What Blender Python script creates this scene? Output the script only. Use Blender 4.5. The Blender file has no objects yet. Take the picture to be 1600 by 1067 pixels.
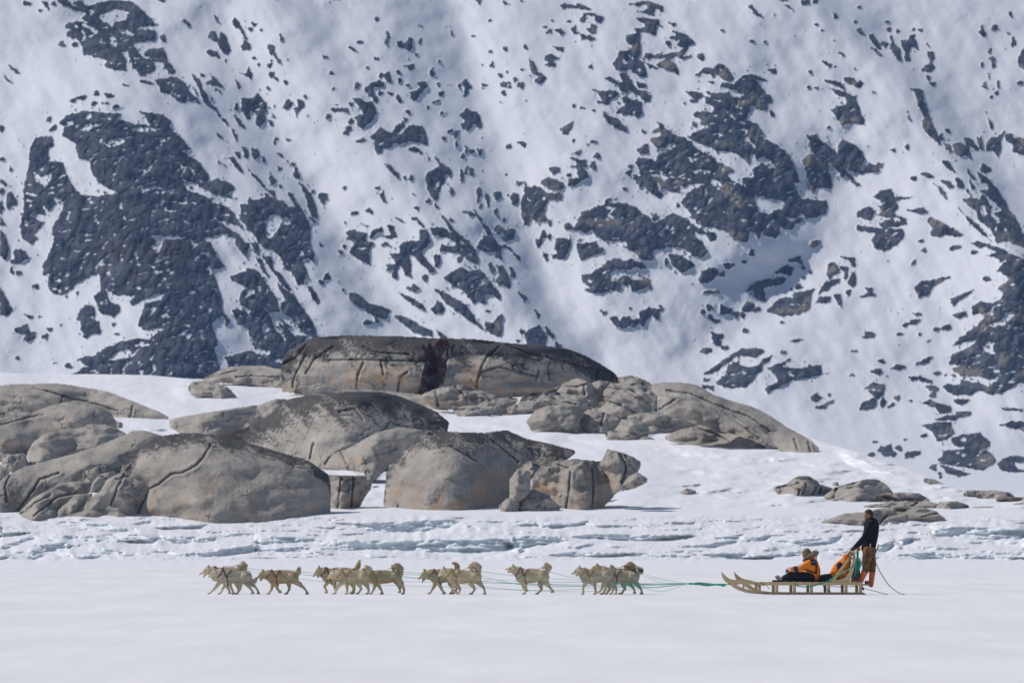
import bpy, math, random
import numpy as np
from mathutils import Vector, Matrix
from mathutils.bvhtree import BVHTree
random.seed(7); RNG = np.random.default_rng(11)
SC = bpy.context.scene; COL = SC.collection
# ------------------------------------------------------------------ camera
F_PX = 13200.0      # focal length in photo pixels (297 mm lens on 36 mm for 1600 px)
CAM_H = 1.55; HOR = 826.0
cam = bpy.data.cameras.new('camera'); co = bpy.data.objects.new('camera', cam); COL.objects.link(co)
co.location = (0, 0, CAM_H); co.rotation_euler = (math.pi/2, 0, 0)
cam.sensor_width = 36; cam.lens = 36*F_PX/1600
cam.shift_y = (HOR-533.5)/1600
cam.clip_start = 1; cam.clip_end = 20000
cam.dof.use_dof = True; cam.dof.focus_distance = 200; cam.dof.aperture_fstop = 7
SC.camera = co
# ------------------------------------------------------------------ light
SUN_EL = math.radians(47); SUN_DIR = Vector((-math.cos(SUN_EL)*0.94, math.cos(SUN_EL)*0.34, math.sin(SUN_EL))).normalized()
w = bpy.data.worlds.new('World'); SC.world = w; w.use_nodes = True
nt = w.node_tree; bg = nt.nodes['Background']
sky = nt.nodes.new('ShaderNodeTexSky'); sky.sky_type = 'NISHITA'; sky.sun_disc = False
sky.sun_elevation = SUN_EL; sky.sun_rotation = math.radians(290); sky.altitude = 0; sky.air_density = 1.0; sky.dust_density = 0.6; sky.ozone_density = 1.0
nt.links.new(sky.outputs[0], bg.inputs[0]); bg.inputs[1].default_value = 0.075
sun = bpy.data.lights.new('sun', 'SUN'); sun.energy = 3.2; sun.angle = math.radians(0.5); sun.color = (1.0, 0.955, 0.90)
so = bpy.data.objects.new('sun', sun); COL.objects.link(so); so.rotation_euler = (-SUN_DIR).to_track_quat('-Z', 'Y').to_euler()
so.location = (-50, 200, 60)
SC.view_settings.view_transform = 'Standard'; SC.view_settings.look = 'None'; SC.view_settings.exposure = 0.0; SC.view_settings.gamma = 1
SC.cycles.use_denoising = True
SC.cycles.volume_bounces = 0; SC.cycles.max_bounces = 6; SC.cycles.diffuse_bounces = 3
# ------------------------------------------------------------------ helpers
def W(px, py, r):
    return ((px-800.0)/F_PX*r, r*1.0, CAM_H+(HOR-py)/F_PX*r)
def hsh(a, b, c):
    h = (a.astype(np.int64)*374761393 + b.astype(np.int64)*668265263 + c*1274126177) & 0x7fffffff
    h = ((h ^ (h >> 13))*1274126177) & 0x7fffffff
    return (h ^ (h >> 16))
def perlin(x, y, seed=0):
    x = np.asarray(x, float); y = np.asarray(y, float)
    xi = np.floor(x); yi = np.floor(y); xf = x-xi; yf = y-yi
    u = xf*xf*xf*(xf*(xf*6-15)+10); v = yf*yf*yf*(yf*(yf*6-15)+10)
    def g(i, j):
        a = (hsh(xi+i, yi+j, seed) % 4096)*(2*math.pi/4096)
        return np.cos(a)*(xf-i)+np.sin(a)*(yf-j)
    return 1.45*((g(0, 0)*(1-u)+g(1, 0)*u)*(1-v)+(g(0, 1)*(1-u)+g(1, 1)*u)*v)
def fbm(x, y, seed=0, o=4, gain=.5, lac=2.03):
    s = 0; a = 1; t = 0
    for k in range(o):
        s = s+a*perlin(x, y, seed+k*17); t += a; a *= gain; x = x*lac+3.1; y = y*lac+1.7
    return s/t
def ridged(x, y, seed=0, o=4):
    s = 0; a = 1; t = 0
    for k in range(o):
        s = s+a*(1-2*np.abs(perlin(x, y, seed+k*13))); t += a; a *= .5; x = x*2.1+5.3; y = y*2.1+2.2
    return s/t
def sstep(a, b, x):
    t = np.clip((x-a)/(b-a), 0, 1); return t*t*(3-2*t)
def sdist(P, X, Y):
    """signed distance to polygon, positive inside"""
    P = np.asarray(P, float); n = len(P); d = np.full(X.shape, 1e9); ins = np.zeros(X.shape, bool)
    for i in range(n):
        a = P[i]; b = P[(i+1) % n]; e = b-a; L = e@e+1e-9
        t = np.clip(((X-a[0])*e[0]+(Y-a[1])*e[1])/L, 0, 1)
        d = np.minimum(d, (X-a[0]-t*e[0])**2+(Y-a[1]-t*e[1])**2)
        if a[1] != b[1]:
            c = ((a[1] > Y) != (b[1] > Y)) & (X < (b[0]-a[0])*(Y-a[1])/(b[1]-a[1])+a[0])
            ins ^= c
    d = np.sqrt(d); return np.where(ins, d, -d)
def pdist(P, X, Y):
    d = np.full(X.shape, 1e9)
    for i in range(len(P)-1):
        a = np.array(P[i], float); b = np.array(P[i+1], float); e = b-a; L = e@e+1e-9
        t = np.clip(((X-a[0])*e[0]+(Y-a[1])*e[1])/L, 0, 1)
        d = np.minimum(d, (X-a[0]-t*e[0])**2+(Y-a[1]-t*e[1])**2)
    return np.sqrt(d)
def blur(a, k, axis=None):
    """box blur twice"""
    def b1(a, ax):
        if k < 1: return a
        p = [(0, 0)]*a.ndim; p[ax] = (k+1, k)
        c = np.cumsum(np.pad(a, p, mode='edge'), axis=ax)
        n = a.shape[ax]; s1 = [slice(None)]*a.ndim; s2 = [slice(None)]*a.ndim
        s1[ax] = slice(2*k+1, 2*k+1+n); s2[ax] = slice(0, n)
        return (c[tuple(s1)]-c[tuple(s2)])/(2*k+1)
    for _ in range(2):
        if axis is None:
            for ax in range(a.ndim): a = b1(a, ax)
        else: a = b1(a, axis)
    return a
def mesh_np(name, V, Fq, mats=(), parent=None, smooth=True, attrs=None, tri=False):
    V = np.asarray(V, np.float32).reshape(-1, 3); Fq = np.asarray(Fq, np.int32)
    me = bpy.data.meshes.new(name); k = Fq.shape[1]
    me.vertices.add(len(V)); me.vertices.foreach_set('co', V.ravel())
    me.loops.add(Fq.size); me.loops.foreach_set('vertex_index', Fq.ravel())
    me.polygons.add(len(Fq)); me.polygons.foreach_set('loop_start', np.arange(0, Fq.size, k, dtype=np.int32))
    me.polygons.foreach_set('loop_total', np.full(len(Fq), k, np.int32))
    me.polygons.foreach_set('use_smooth', np.full(len(Fq), smooth))
    me.update(calc_edges=True); me.validate()
    for n, a in (attrs or {}).items():
        at = me.attributes.new(n, 'FLOAT', 'POINT'); at.data.foreach_set('value', np.asarray(a, np.float32).ravel())
    for m in mats: me.materials.append(m)
    o = bpy.data.objects.new(name, me); COL.objects.link(o)
    if parent: o.parent = parent
    return o
def grid_faces(nr, nc, keep=None):
    i = np.arange(nr*nc).reshape(nr, nc)
    q = np.stack([i[:-1, :-1], i[1:, :-1], i[1:, 1:], i[:-1, 1:]], -1).reshape(-1, 4)
    return q
def tag(o, label=None, cat=None, group=None, kind=None):
    if label: o['label'] = label
    if cat: o['category'] = cat
    if group: o['group'] = group
    if kind: o['kind'] = kind
    return o
def empty(name, loc, label, cat, group=None):
    o = bpy.data.objects.new(name, None); COL.objects.link(o); o.location = loc; o.empty_display_size = .2
    return tag(o, label, cat, group)
# ------------------------------------------------------------------ materials
class NM:
    def __init__(s, name, rough=.8, spec=.3):
        s.m = bpy.data.materials.new(name); s.m.use_nodes = True; s.t = s.m.node_tree; s.n = s.t.nodes; s.l = s.t.links
        s.b = s.n['Principled BSDF']; s.b.inputs['Roughness'].default_value = rough; s.b.inputs['Specular IOR Level'].default_value = spec
        s._tc = None
    def tc(s, kind='Object'):
        if not s._tc: s._tc = s.n.new('ShaderNodeTexCoord')
        return s._tc.outputs[kind]
    def map(s, scale, rot=(0, 0, 0), kind='Object'):
        m = s.n.new('ShaderNodeMapping'); m.inputs['Scale'].default_value = scale; m.inputs['Rotation'].default_value = rot
        s.l.new(s.tc(kind), m.inputs[0]); return m.outputs[0]
    def noise(s, scale=5, detail=4, rough=.5, vec=None, dist=0):
        n = s.n.new('ShaderNodeTexNoise'); n.inputs['Scale'].default_value = scale; n.inputs['Detail'].default_value = detail
        n.inputs['Roughness'].default_value = rough; n.inputs['Distortion'].default_value = dist
        s.l.new(vec if vec is not None else s.tc(), n.inputs['Vector']); return n.outputs['Fac']
    def attr(s, name):
        a = s.n.new('ShaderNodeAttribute'); a.attribute_name = name; return a.outputs['Fac']
    def math(s, op, a, b=0.0, c=None):
        n = s.n.new('ShaderNodeMath'); n.operation = op
        for i, v in enumerate((a, b, c)):
            if v is None: continue
            if isinstance(v, (int, float)): n.inputs[i].default_value = v
            else: s.l.new(v, n.inputs[i])
        return n.outputs[0]
    def ramp(s, x, lo, hi, a=0.0, b=1.0):
        n = s.n.new('ShaderNodeMapRange'); n.interpolation_type = 'SMOOTHSTEP'
        for i, v in enumerate((x, lo, hi, a, b)):
            if isinstance(v, (int, float)): n.inputs[i].default_value = v
            else: s.l.new(v, n.inputs[i])
        return n.outputs[0]
    def mix(s, f, a, b):
        n = s.n.new('ShaderNodeMix'); n.data_type = 'RGBA'
        for i, v in ((0, f), (6, a), (7, b)):
            if isinstance(v, (int, float)): n.inputs[i].default_value = v
            elif isinstance(v, tuple): n.inputs[i].default_value = (*v, 1) if len(v) == 3 else v
            else: s.l.new(v, n.inputs[i])
        return n.outputs[2]
    def col(s, c):
        if isinstance(c, tuple): s.b.inputs['Base Color'].default_value = (*c, 1)
        else: s.l.new(c, s.b.inputs['Base Color'])
        return s
    def bump(s, h, strength=.5, dist=.1):
        n = s.n.new('ShaderNodeBump'); n.inputs['Strength'].default_value = strength; n.inputs['Distance'].default_value = dist
        s.l.new(h, n.inputs['Height']); s.l.new(n.outputs[0], s.b.inputs['Normal']); return s
def simple(name, c, rough=.8, var=.25, scale=30, bump=.0, bd=.01, spec=.3):
    n = NM(name, rough, spec); f = n.noise(scale, 4)
    n.col(n.mix(f, tuple(x*(1-var) for x in c), tuple(min(1, x*(1+var)) for x in c)))
    if bump: n.bump(f, bump, bd)
    return n.m
SNOW = (0.83, 0.83, 0.86)
# ------------------------------------------------------------------ mountain rock outcrops: traced outlines (tile x0, y0, scale; p rock, h snow hole, e ellipse cx cy rx ry angle)
TILES = [
(0,0,5.333,"""e 222 33 32 16 0
p 350 10 390 20 415 85 395 88 375 60
e 447 38 18 12 0
e 330 90 14 10 0
p 480 0 560 0 600 40 640 10 690 0 690 45 760 50 850 20 930 5 1080 12 1140 50 1200 100 1260 160 1300 215 1210 215 1200 240 1300 260 1300 335 1250 340 1160 350 1100 345 1120 400 1150 430 1190 480 1210 430 1260 405 1360 400 1390 470 1400 520 1440 560 1480 620 1420 610 1360 570 1390 530 1270 505 1300 570 1290 600 1190 615 1250 640 1180 635 1110 570 1090 500 1060 430 1010 430 1040 500 1060 590 980 590 900 570 870 545 910 520 860 490 800 480 760 465 700 460 690 400 650 330 560 310 560 270 600 250 540 230 570 190 640 180 730 195 680 150 720 120 690 100 620 85 560 60 500 40
h 820 140 940 80 1020 75 1080 110 1040 170 960 190 930 230 900 200 850 190
h 660 190 760 215 830 265 790 290 740 250 680 215
h 610 190 660 230 640 240 600 200
h 990 245 1060 250 1130 295 1100 305 1000 275
h 935 295 990 365 960 395 900 350
h 580 15 650 60 600 50
e 518 370 28 24 0
e 620 375 28 20 0
p 70 540 130 575 170 615 140 615 80 570
p 30 620 60 650 100 690 70 690 45 660
p 1285 665 1400 650 1480 640 1540 700 1590 780 1540 860 1480 840 1420 790 1330 765 1320 720
p 1165 680 1200 670 1290 700 1240 710
p 1330 310 1365 285 1385 355 1350 350
p 1510 140 1590 210 1570 220 1520 170
e 1040 712 24 8 10
e 685 815 45 20 0
e 612 840 28 14 0
e 800 780 26 22 0
e 785 862 28 16 0
p 865 780 930 785 970 820 900 815
e 970 893 35 16 0
e 405 998 18 18 0
e 880 860 30 6 0
p 1300 0 1380 0 1340 20
p 1560 800 1620 810 1620 850 1565 840"""),
(300,0,5.333,"""p 180 125 210 150 235 205 210 195
p 330 180 355 155 400 190 420 240 460 330 440 320 400 250 355 235
p 160 250 190 270 210 315 225 330 230 280 255 270 285 300 300 370 325 420 300 465 260 450 230 390 200 340 165 340 130 310
p 120 430 150 420 210 430 240 490 200 480 140 460
e 282 505 12 16 0
e 450 385 38 40 30
e 515 205 26 16 30
e 483 242 16 14 0
e 578 255 10 10 0
p 730 290 765 320 740 345
e 660 405 30 38 0
p 690 440 745 530 715 520 680 470 665 540 655 500
e 650 550 20 22 0
e 510 485 12 12 0
e 555 550 8 18 0
p 385 605 450 620 470 560 500 620 495 665 450 640
e 670 625 25 28 0
e 700 660 25 12 30
e 776 682 16 14 30
e 634 738 18 10 40
p 350 650 410 720 390 740 365 700
p 60 610 110 625 90 655
p 110 690 170 670 150 615 200 660 255 725 180 720
e 207 755 25 18 0
p 0 620 60 660 80 720 120 790 150 850 200 910 240 970 300 1050 250 1010 200 930 140 890 90 830 40 710
p 0 730 30 750 60 800 40 790
p 0 800 40 810 85 885 50 870
p 150 795 180 840 160 840
p 410 820 460 820 500 830 545 775 620 860 630 930 600 940 615 1010 560 1060 530 1030 545 960 500 920 470 930 500 1005 460 1000 410 920
e 368 892 14 28 0
p 350 950 380 980 440 1060 400 1060 365 1000
p 660 935 700 980 690 990 665 960
e 655 1020 15 30 -40
p 755 890 800 830 845 860 820 890 770 915
p 880 830 930 850 940 900 890 920 870 975 850 900 890 900
e 945 808 12 22 -50
e 960 965 10 8 0
e 687 885 10 14 -40
e 1535 158 20 12 0
e 1400 352 22 12 0
p 1300 390 1340 400 1380 440 1350 435
e 1535 492 24 12 0
e 1465 567 18 8 0
e 1105 473 22 12 0
e 1160 610 16 18 0
e 1182 742 18 14 0
p 1350 740 1370 685 1400 700 1385 735
p 1430 755 1480 700 1560 670 1600 690 1600 730 1520 720 1500 770 1550 830 1530 860 1480 800
e 1580 630 24 20 0
e 1575 775 20 18 0
p 1340 825 1400 815 1440 850 1500 850 1545 940 1500 1000 1480 1030 1430 1060 1380 1040 1370 990 1340 970 1430 960 1400 900
p 1150 910 1230 900 1300 910 1300 940 1220 930 1190 940
e 1210 872 14 10 0
e 1320 870 18 14 0
e 1138 975 18 18 0
e 1330 1015 25 22 0
e 1190 1000 10 10 0"""),
(600,0,5.333,"""p 750 0 805 0 805 55 775 25
p 990 10 1060 45 1000 40
e 880 172 16 10 0
e 1150 10 12 10 0
p 1470 50 1500 25 1545 40 1600 50 1600 70 1550 65 1490 70
e 1538 178 24 8 0
e 1400 172 14 6 0
e 1340 225 20 8 0
p 1340 285 1380 240 1400 250 1395 275
p 1420 255 1470 245 1510 280 1470 290
p 1560 240 1600 210 1600 285 1575 275
p 25 245 45 300 45 350 30 390 5 370 20 320
p 110 350 140 345 160 365 190 340 210 310 240 330 235 400 215 425 170 400 115 380
e 305 350 12 30 10
e 300 215 16 8 30
e 265 452 8 14 -30
p 550 230 575 290 570 305 555 270
e 745 302 16 8 0
e 460 517 14 14 0
p 155 550 250 530 245 580 210 590 190 560
p 380 600 400 560 425 620 410 645 385 625
p 0 620 30 600 50 630 60 700 20 680 0 650
p 80 590 120 590 165 635 130 625
e 130 675 14 24 20
e 50 782 30 16 10
p 275 690 350 685 370 730 330 740 310 780 270 830 240 845 215 800 210 770 270 750 300 730
p 110 780 160 850 130 860 95 830
e 195 712 14 14 0
p 420 695 460 690 470 735
e 540 710 16 10 0
p 440 775 500 765 505 790 480 805
p 400 850 460 830 460 845 410 865
e 370 895 12 12 0
e 480 942 14 10 0
e 513 940 8 12 0
p 605 710 640 705 640 765
p 680 655 740 740 700 740 710 780 680 815 655 800 680 740 655 690
p 815 700 865 710 830 720
e 832 740 16 8 0
e 893 432 18 14 0
e 1010 412 20 16 0
e 1175 395 14 24 -20
p 1410 390 1490 400 1495 435 1440 420
e 900 545 16 22 -20
e 815 542 8 8 0
p 1335 465 1400 455 1465 490 1450 500 1390 490 1430 545 1420 560 1350 545 1370 520 1340 500
p 1215 500 1240 520 1280 570 1280 600 1360 650 1310 700 1245 680 1290 640 1230 600 1215 560
p 1090 570 1175 580 1150 595
p 950 620 980 610 990 640 965 660
e 1090 662 22 18 0
e 1140 708 32 22 0
p 970 690 1020 690 1020 735 975 725
e 1045 690 12 14 0
e 1050 728 14 16 0
e 1000 780 26 14 25
e 977 857 12 8 0
e 1185 842 14 8 0
e 1583 885 10 14 0
e 1213 485 8 8 0
e 1023 595 8 8 0
p 175 925 210 920 230 950 210 960
p 630 965 690 905 730 930 780 935 805 1000 815 1066 790 1066 760 1040 755 1000 735 1066 700 1066 640 1040 680 1020 720 1000 640 980
p 1530 1035 1580 1025 1580 1060 1500 1066"""),
(900,0,5.333,"""p 0 30 50 40 120 80 90 90 0 65
p 60 110 160 115 230 155 215 195 170 190 150 140 90 120 80 160 50 190 15 180 60 140
p 130 200 170 215 165 280 130 275 70 240 120 230
p 0 270 50 280 100 300 170 320 120 340 50 325 30 290
p 440 35 560 15 600 10 680 40 720 60 740 110 700 95 660 65 660 105 610 100 590 50 580 30 520 50
p 500 95 590 85 660 140 600 120
p 490 150 580 150 690 170 720 230 670 210 670 300 600 270 540 275 530 330 540 420 520 500 560 520 590 640 520 640 460 600 470 570 400 590 330 580 310 540 350 470 370 425 440 420 470 400 450 370 415 345 420 290 500 280 480 240 560 235 580 200 530 180
h 440 460 480 475 480 495 445 490
h 390 490 440 530 430 550 380 520
p 760 185 835 200 820 225
p 800 255 870 270 950 310 985 360 945 380 930 430 890 470 910 470 960 465 890 500 840 470 780 500 830 540 855 620 810 600 780 590 700 560 670 540 720 520 740 490 660 490 600 490 565 475 580 445 640 460 780 450 870 430 900 400 840 380 860 340 760 315 830 300
e 768 362 24 22 0
p 580 530 640 540 690 585 620 565
e 1042 478 32 28 35
e 120 552 14 14 0
p 355 610 420 615 460 680 510 750 580 760 625 800 620 840 570 850 520 790 440 750 420 780 360 750 340 690 290 690 245 655 280 640 360 690 390 680
p 500 685 590 705 590 725 520 740
p 135 745 200 760 250 760 330 750 350 790 300 830 270 870 180 865 170 845 210 840 190 780
h 270 780 295 790 290 815 265 805
p 390 800 450 820 545 850 555 950 520 985 480 960 400 950 335 940 370 900 400 880
h 475 920 500 950 480 960
e 362 870 10 12 0
e 45 900 22 10 10
e 150 925 12 8 0
p 225 930 260 940 270 990 330 980 420 1066 330 1066 280 1030 230 970
p 1000 630 1060 570 1150 570 1180 530 1240 550 1310 640 1280 680 1240 670 1150 600 1145 635 1060 610 1020 635
h 1195 570 1220 580 1205 610
e 1125 688 24 10 0
p 1380 630 1480 620 1590 670 1590 685 1500 660 1530 710 1590 790 1600 920 1540 920 1450 870 1430 970 1380 1000 1500 1030 1530 1066 1130 1066 1040 1020 1050 1000 975 960 1040 930 1100 950 1170 940 1150 890 1080 860 1070 810 1120 810 1090 765 1170 780 1270 770 1320 820 1430 790 1290 740 1200 710 1220 690 1320 700
h 1230 905 1340 1000 1320 1000 1240 930
h 1450 790 1490 815 1450 830
h 1320 860 1390 910 1330 900
h 1140 820 1210 840 1200 855 1140 835
p 910 765 940 760 1040 775 1060 800 1020 830 970 820
e 980 845 38 16 0
e 902 865 14 10 0
e 987 1037 20 20 0
p 1425 60 1460 45 1510 95 1555 150 1500 135 1470 100 1500 100
e 1215 258 14 10 0
e 1465 345 22 8 0
e 1573 350 14 8 0"""),
(1200,0,4,"""p 70 0 130 0 125 12 75 12
p 205 0 260 0 260 28 210 30
p 275 0 312 0 312 22 280 20
p 90 35 130 35 160 70 130 50
e 38 90 10 8 0
p 395 75 430 85 438 110 415 115
e 300 160 12 6 0
e 340 190 12 6 0
e 543 142 12 8 0
p 550 195 572 170 610 230 575 208
e 568 48 10 8 0
p 625 215 655 215 690 260 710 310 690 315 650 260
p 635 295 680 315 730 360 700 350
p 700 270 720 260 755 275 735 310
p 755 235 775 225 795 280 825 310 830 390 800 365 760 300 775 260
p 835 255 870 250 890 220 915 220 940 315 900 290 885 320 870 330 890 380 860 390 850 320 835 280
e 757 187 14 14 0
e 810 195 10 12 0
e 745 138 16 8 0
e 952 193 14 12 0
e 912 188 12 8 0
p 990 270 1020 305 1000 295
p 995 325 1030 320 1045 360 1025 390 1045 430 1015 450 960 445 980 410 1010 400 1020 380 1000 350
e 1000 485 12 18 -30
e 1028 525 16 12 0
e 1340 200 18 40 -10
e 1422 175 24 18 0
e 1515 90 10 24 -30
e 1535 265 16 34 0
e 1500 210 8 6 0
p 1560 380 1590 310 1640 330 1640 450 1570 420
e 1390 325 12 20 0
e 1400 370 16 14 0
e 1410 410 12 18 0
e 1337 405 6 14 0
p 1330 545 1355 510 1368 560
e 1437 535 8 24 0
e 1425 583 12 14 0
e 1396 608 10 8 0
e 1378 475 8 14 0
e 1580 515 18 12 0
p 0 435 50 435 55 465 20 455
e 263 450 10 8 0
p 335 375 360 385 400 410 380 425 350 400
e 460 340 24 8 25
e 548 435 18 8 30
e 425 420 12 6 0
p 350 505 420 508 450 520 490 570 440 545
p 470 480 530 490 560 515 575 495 595 530 575 555 540 535 480 515
p 350 535 400 555 480 575 550 610 540 625 570 660 580 710 600 745 600 780 540 770 480 780 465 795 440 750 405 710 395 690 440 665 490 660 500 620 440 600 400 565
e 250 545 14 6 0
e 297 552 16 8 0
e 660 580 14 10 40
p 890 555 930 555 965 570 980 640 1000 700 1030 800 960 790 975 740 940 650 920 600
p 1360 700 1390 750 1410 800 1390 790
p 0 585 30 620 30 650 0 640
e 20 700 8 26 -30
e 885 740 6 20 -20
e 873 700 6 8 0"""),
(0,0,1,"""p 47 232 56 215 72 213 75 241 75 252 99 254 103 272 112 290 126 305 146 308 183 302 155 286 144 272 139 250 121 247 119 225 97 212 101 198 90 194 106 180 135 173.5 166 177 191 177 182 186 202 192.6 236 197 225 180 218 175 247 178 268 188 265 200 281 214 298 234 284 236 311 254 325 273 325 287 338 279 362 287 367 297 354 301 369 313 352 308 336 304 317 295 307 287 284 279 290 297 331 311 329 316 348 320 367 335 379 357 358 347 342 345 325 330 342 347 369 364 387 386 385 398 367 382 368 372 345 366 313 373 329 380 336 396 352 418 331 420 341 450 346 469 348 491 331 506 340 539 334 543 340 566 344 576 330 592 111 586 134 572 122 561 134 556 148 555 165 543 186 535 216 529 243 533 233 528 262 511 223 515 216 508 219 495 227 475 254 467 256 459 243 459 206 478 204 471 212 461 186 462 164 451 171 471 188 479 179 497 171 491 157 489 153 477 146 464 157 454 156 428 144 429 124 440 99 461 82 458 74 448 77 429 66 417 78 394 85 376 81 356 97 331 99 315 90 308 81 308 88 317 76 329 67 322 70 335 45 336 67 349 52 367 60 371 49 381 36 374 31 356 38 322 37 295 45 261
p 375 320 387 320 389 307 396 314 412 310 414 302 428 310 443 314 451 324 466 324 478 339 486 357 484 374 490 394 492 411 482 403 470 405 478 421 484 440 478 429 474 444 466 445 455 425 445 419 439 401 424 390 412 386 404 380 397 366 387 357 377 341
p 898 360 899 352 910 332 920 328 934 323 946 318 978 318 994 324 1002 332 1016 342 1020 350 1040 340 1050 332 1066 340 1084 352 1086 370 1097 377 1106 394 1095 404 1078 394 1061 385 1022 389 1020 407 1005 406 990 394 980 385 979 376 969 377 945 376 930 368 928 361 939 349 922 361 915 364 898 359"""),
(0,160,4.447,"""h 230 480 290 510 360 485 360 520 320 600 240 540
h 540 195 610 145 710 145 690 170 640 175 620 205
h 590 90 640 75 640 110 600 120
h 900 190 980 170 1100 180 1080 200 930 205
h 720 290 760 260 860 240 870 285 760 315
h 1075 245 1150 250 1155 290 1100 275
h 1140 380 1190 350 1235 385
h 950 590 1000 600 1070 575 1125 600 1060 605 990 630
h 1070 740 1090 690 1100 710 1085 755
h 1265 530 1334 590 1334 625 1300 610
h 990 930 1130 920 1310 935 1300 950 1140 950 1120 1020 1085 1050 1040 1000 1080 980 1070 940
h 1276 660 1300 655 1300 685 1280 685
h 830 545 855 545 850 560
h 548 228 572 232 565 248
h 952 252 980 256 965 266
h 390 985 408 990 402 1008
e 10 185 18 22 0
e 15 395 20 12 0
p 0 530 70 585 50 585 0 560
e 10 615 20 24 0
e 75 680 34 55 10
p 0 790 40 840 40 860 0 850
p 0 885 30 920 60 1010 55 1066 0 1066
e 340 118 18 18 0
e 370 180 35 14 -35
e 345 275 34 34 0
e 72 460 10 16 0
e 5 720 14 40 0"""),
(0,380,4.85,"""h 820 880 900 810 980 800 1010 860 900 880 820 890
h 1120 155 1250 220 1180 240 1150 190
h 1225 255 1260 270 1250 285
h 1255 320 1285 330 1275 345
h 1095 490 1125 490 1120 515
p 0 0 50 0 60 100 40 130 0 90
p 85 70 150 40 200 70 215 110 180 130 150 150 90 155 75 130 120 110
e 90 205 14 32 -20
e 140 222 22 16 0
e 275 325 28 22 0
p 0 330 100 510 50 555 0 535
p 175 535 245 555 220 575
e 297 553 16 10 0
p 115 650 200 615 225 665 270 675 275 710 210 745 170 735 200 690 120 675
e 343 708 20 20 0
e 132 872 20 14 0
e 466 622 14 8 0
e 376 650 22 10 0
e 415 905 12 8 0
e 885 687 18 6 0
p 610 500 650 470 700 470 720 510 715 560 650 545 750 600 755 640 770 680 690 690 660 720 620 710 640 690 610 640 610 590 580 585 595 540
e 525 930 30 18 15
e 340 215 18 28 0
e 585 380 8 8 0
e 500 402 8 8 0
e 860 612 12 10 0"""),
(280,180,4.85,"""h 660 800 690 760 750 745 770 780 810 770 855 790 850 830 770 830 740 880 690 940 665 920
h 685 640 710 650 710 685
h 75 395 100 410 130 455 110 455
h 325 905 350 895 370 905 350 920
p 340 320 410 320 460 380 490 450 440 410 390 340
p 290 345 345 380 300 360
p 510 390 560 440 620 500 660 560 730 580 720 620 660 570 610 510 550 450
e 700 490 18 45 -25
p 680 425 735 500 700 480
e 770 545 12 24 -50
p 815 590 860 590 880 650 920 700 960 780 900 740 860 660 830 620
p 905 510 940 530 1000 600 1040 700 1050 780 1000 760 970 680 955 600
e 892 445 22 48 -20
p 740 290 770 290 820 350 780 325
e 860 370 22 14 0
p 550 250 600 260 610 310 570 340 550 300
e 640 335 12 26 -30
p 475 235 530 265 525 345 500 320 480 270
p 410 260 460 280 465 335 430 300
p 355 195 390 235 375 220
p 270 125 300 140 330 185 290 160
e 430 165 12 26 -20
e 410 120 10 14 -30
p 415 0 450 20 500 100 470 90 430 40
p 310 0 330 10 370 80 330 50
e 765 410 16 14 0
e 790 475 8 16 0
e 823 187 16 10 30
e 738 182 16 8 0
e 725 218 8 22 -35
e 1090 625 35 42 0
e 1015 580 12 12 0
e 1252 558 12 16 0
e 1325 743 24 12 0
e 1285 100 24 16 0
e 1262 137 20 16 0
e 1305 50 18 18 0
e 1135 12 18 14 0
p 970 760 1010 780 1050 810 1020 820
e 1070 980 12 24 -35
e 1222 1035 20 12 25
e 1250 995 16 10 0
e 1297 938 16 10 0"""),
(280,380,4.85,"""p 380 250 520 190 590 210 700 360 740 420 760 520 700 520 640 490 690 560 725 650 820 760 840 790 790 870 780 940 700 1000 560 1000 380 935 340 860 400 850 460 830 540 815 620 850 660 870 690 820 600 800 580 750 540 700 500 620 440 610 400 510 440 495 530 530 540 515 460 450 460 370 520 340 400 280
h 620 620 660 600 690 660 640 695
h 540 430 575 470 545 450
h 530 600 555 650 545 700
h 720 880 790 880 790 915 730 905
h 350 190 400 220 500 190 510 210 390 245 350 220
e 360 585 20 42 -20
e 575 775 18 30 -30
p 420 0 530 0 525 50 510 105 450 50
p 540 0 600 0 610 80 590 95 560 30
p 580 110 620 120 690 280 640 220
p 630 100 700 100 720 200 790 260 860 370 800 340 740 260 690 190
p 740 300 800 350 880 400 910 460 970 540 1020 620 1050 720 960 690 920 660 890 620 840 560 790 540 760 450 820 440 780 380
h 890 520 915 590 890 640 870 610
p 750 600 820 650 880 700 980 700 900 800 840 800 800 700
p 750 565 830 620 800 630
p 965 320 1000 330 1070 440 1050 465 1010 420 980 360
e 1125 250 22 20 0
e 1077 298 26 16 30
e 1242 354 10 8 0"""),
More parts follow.
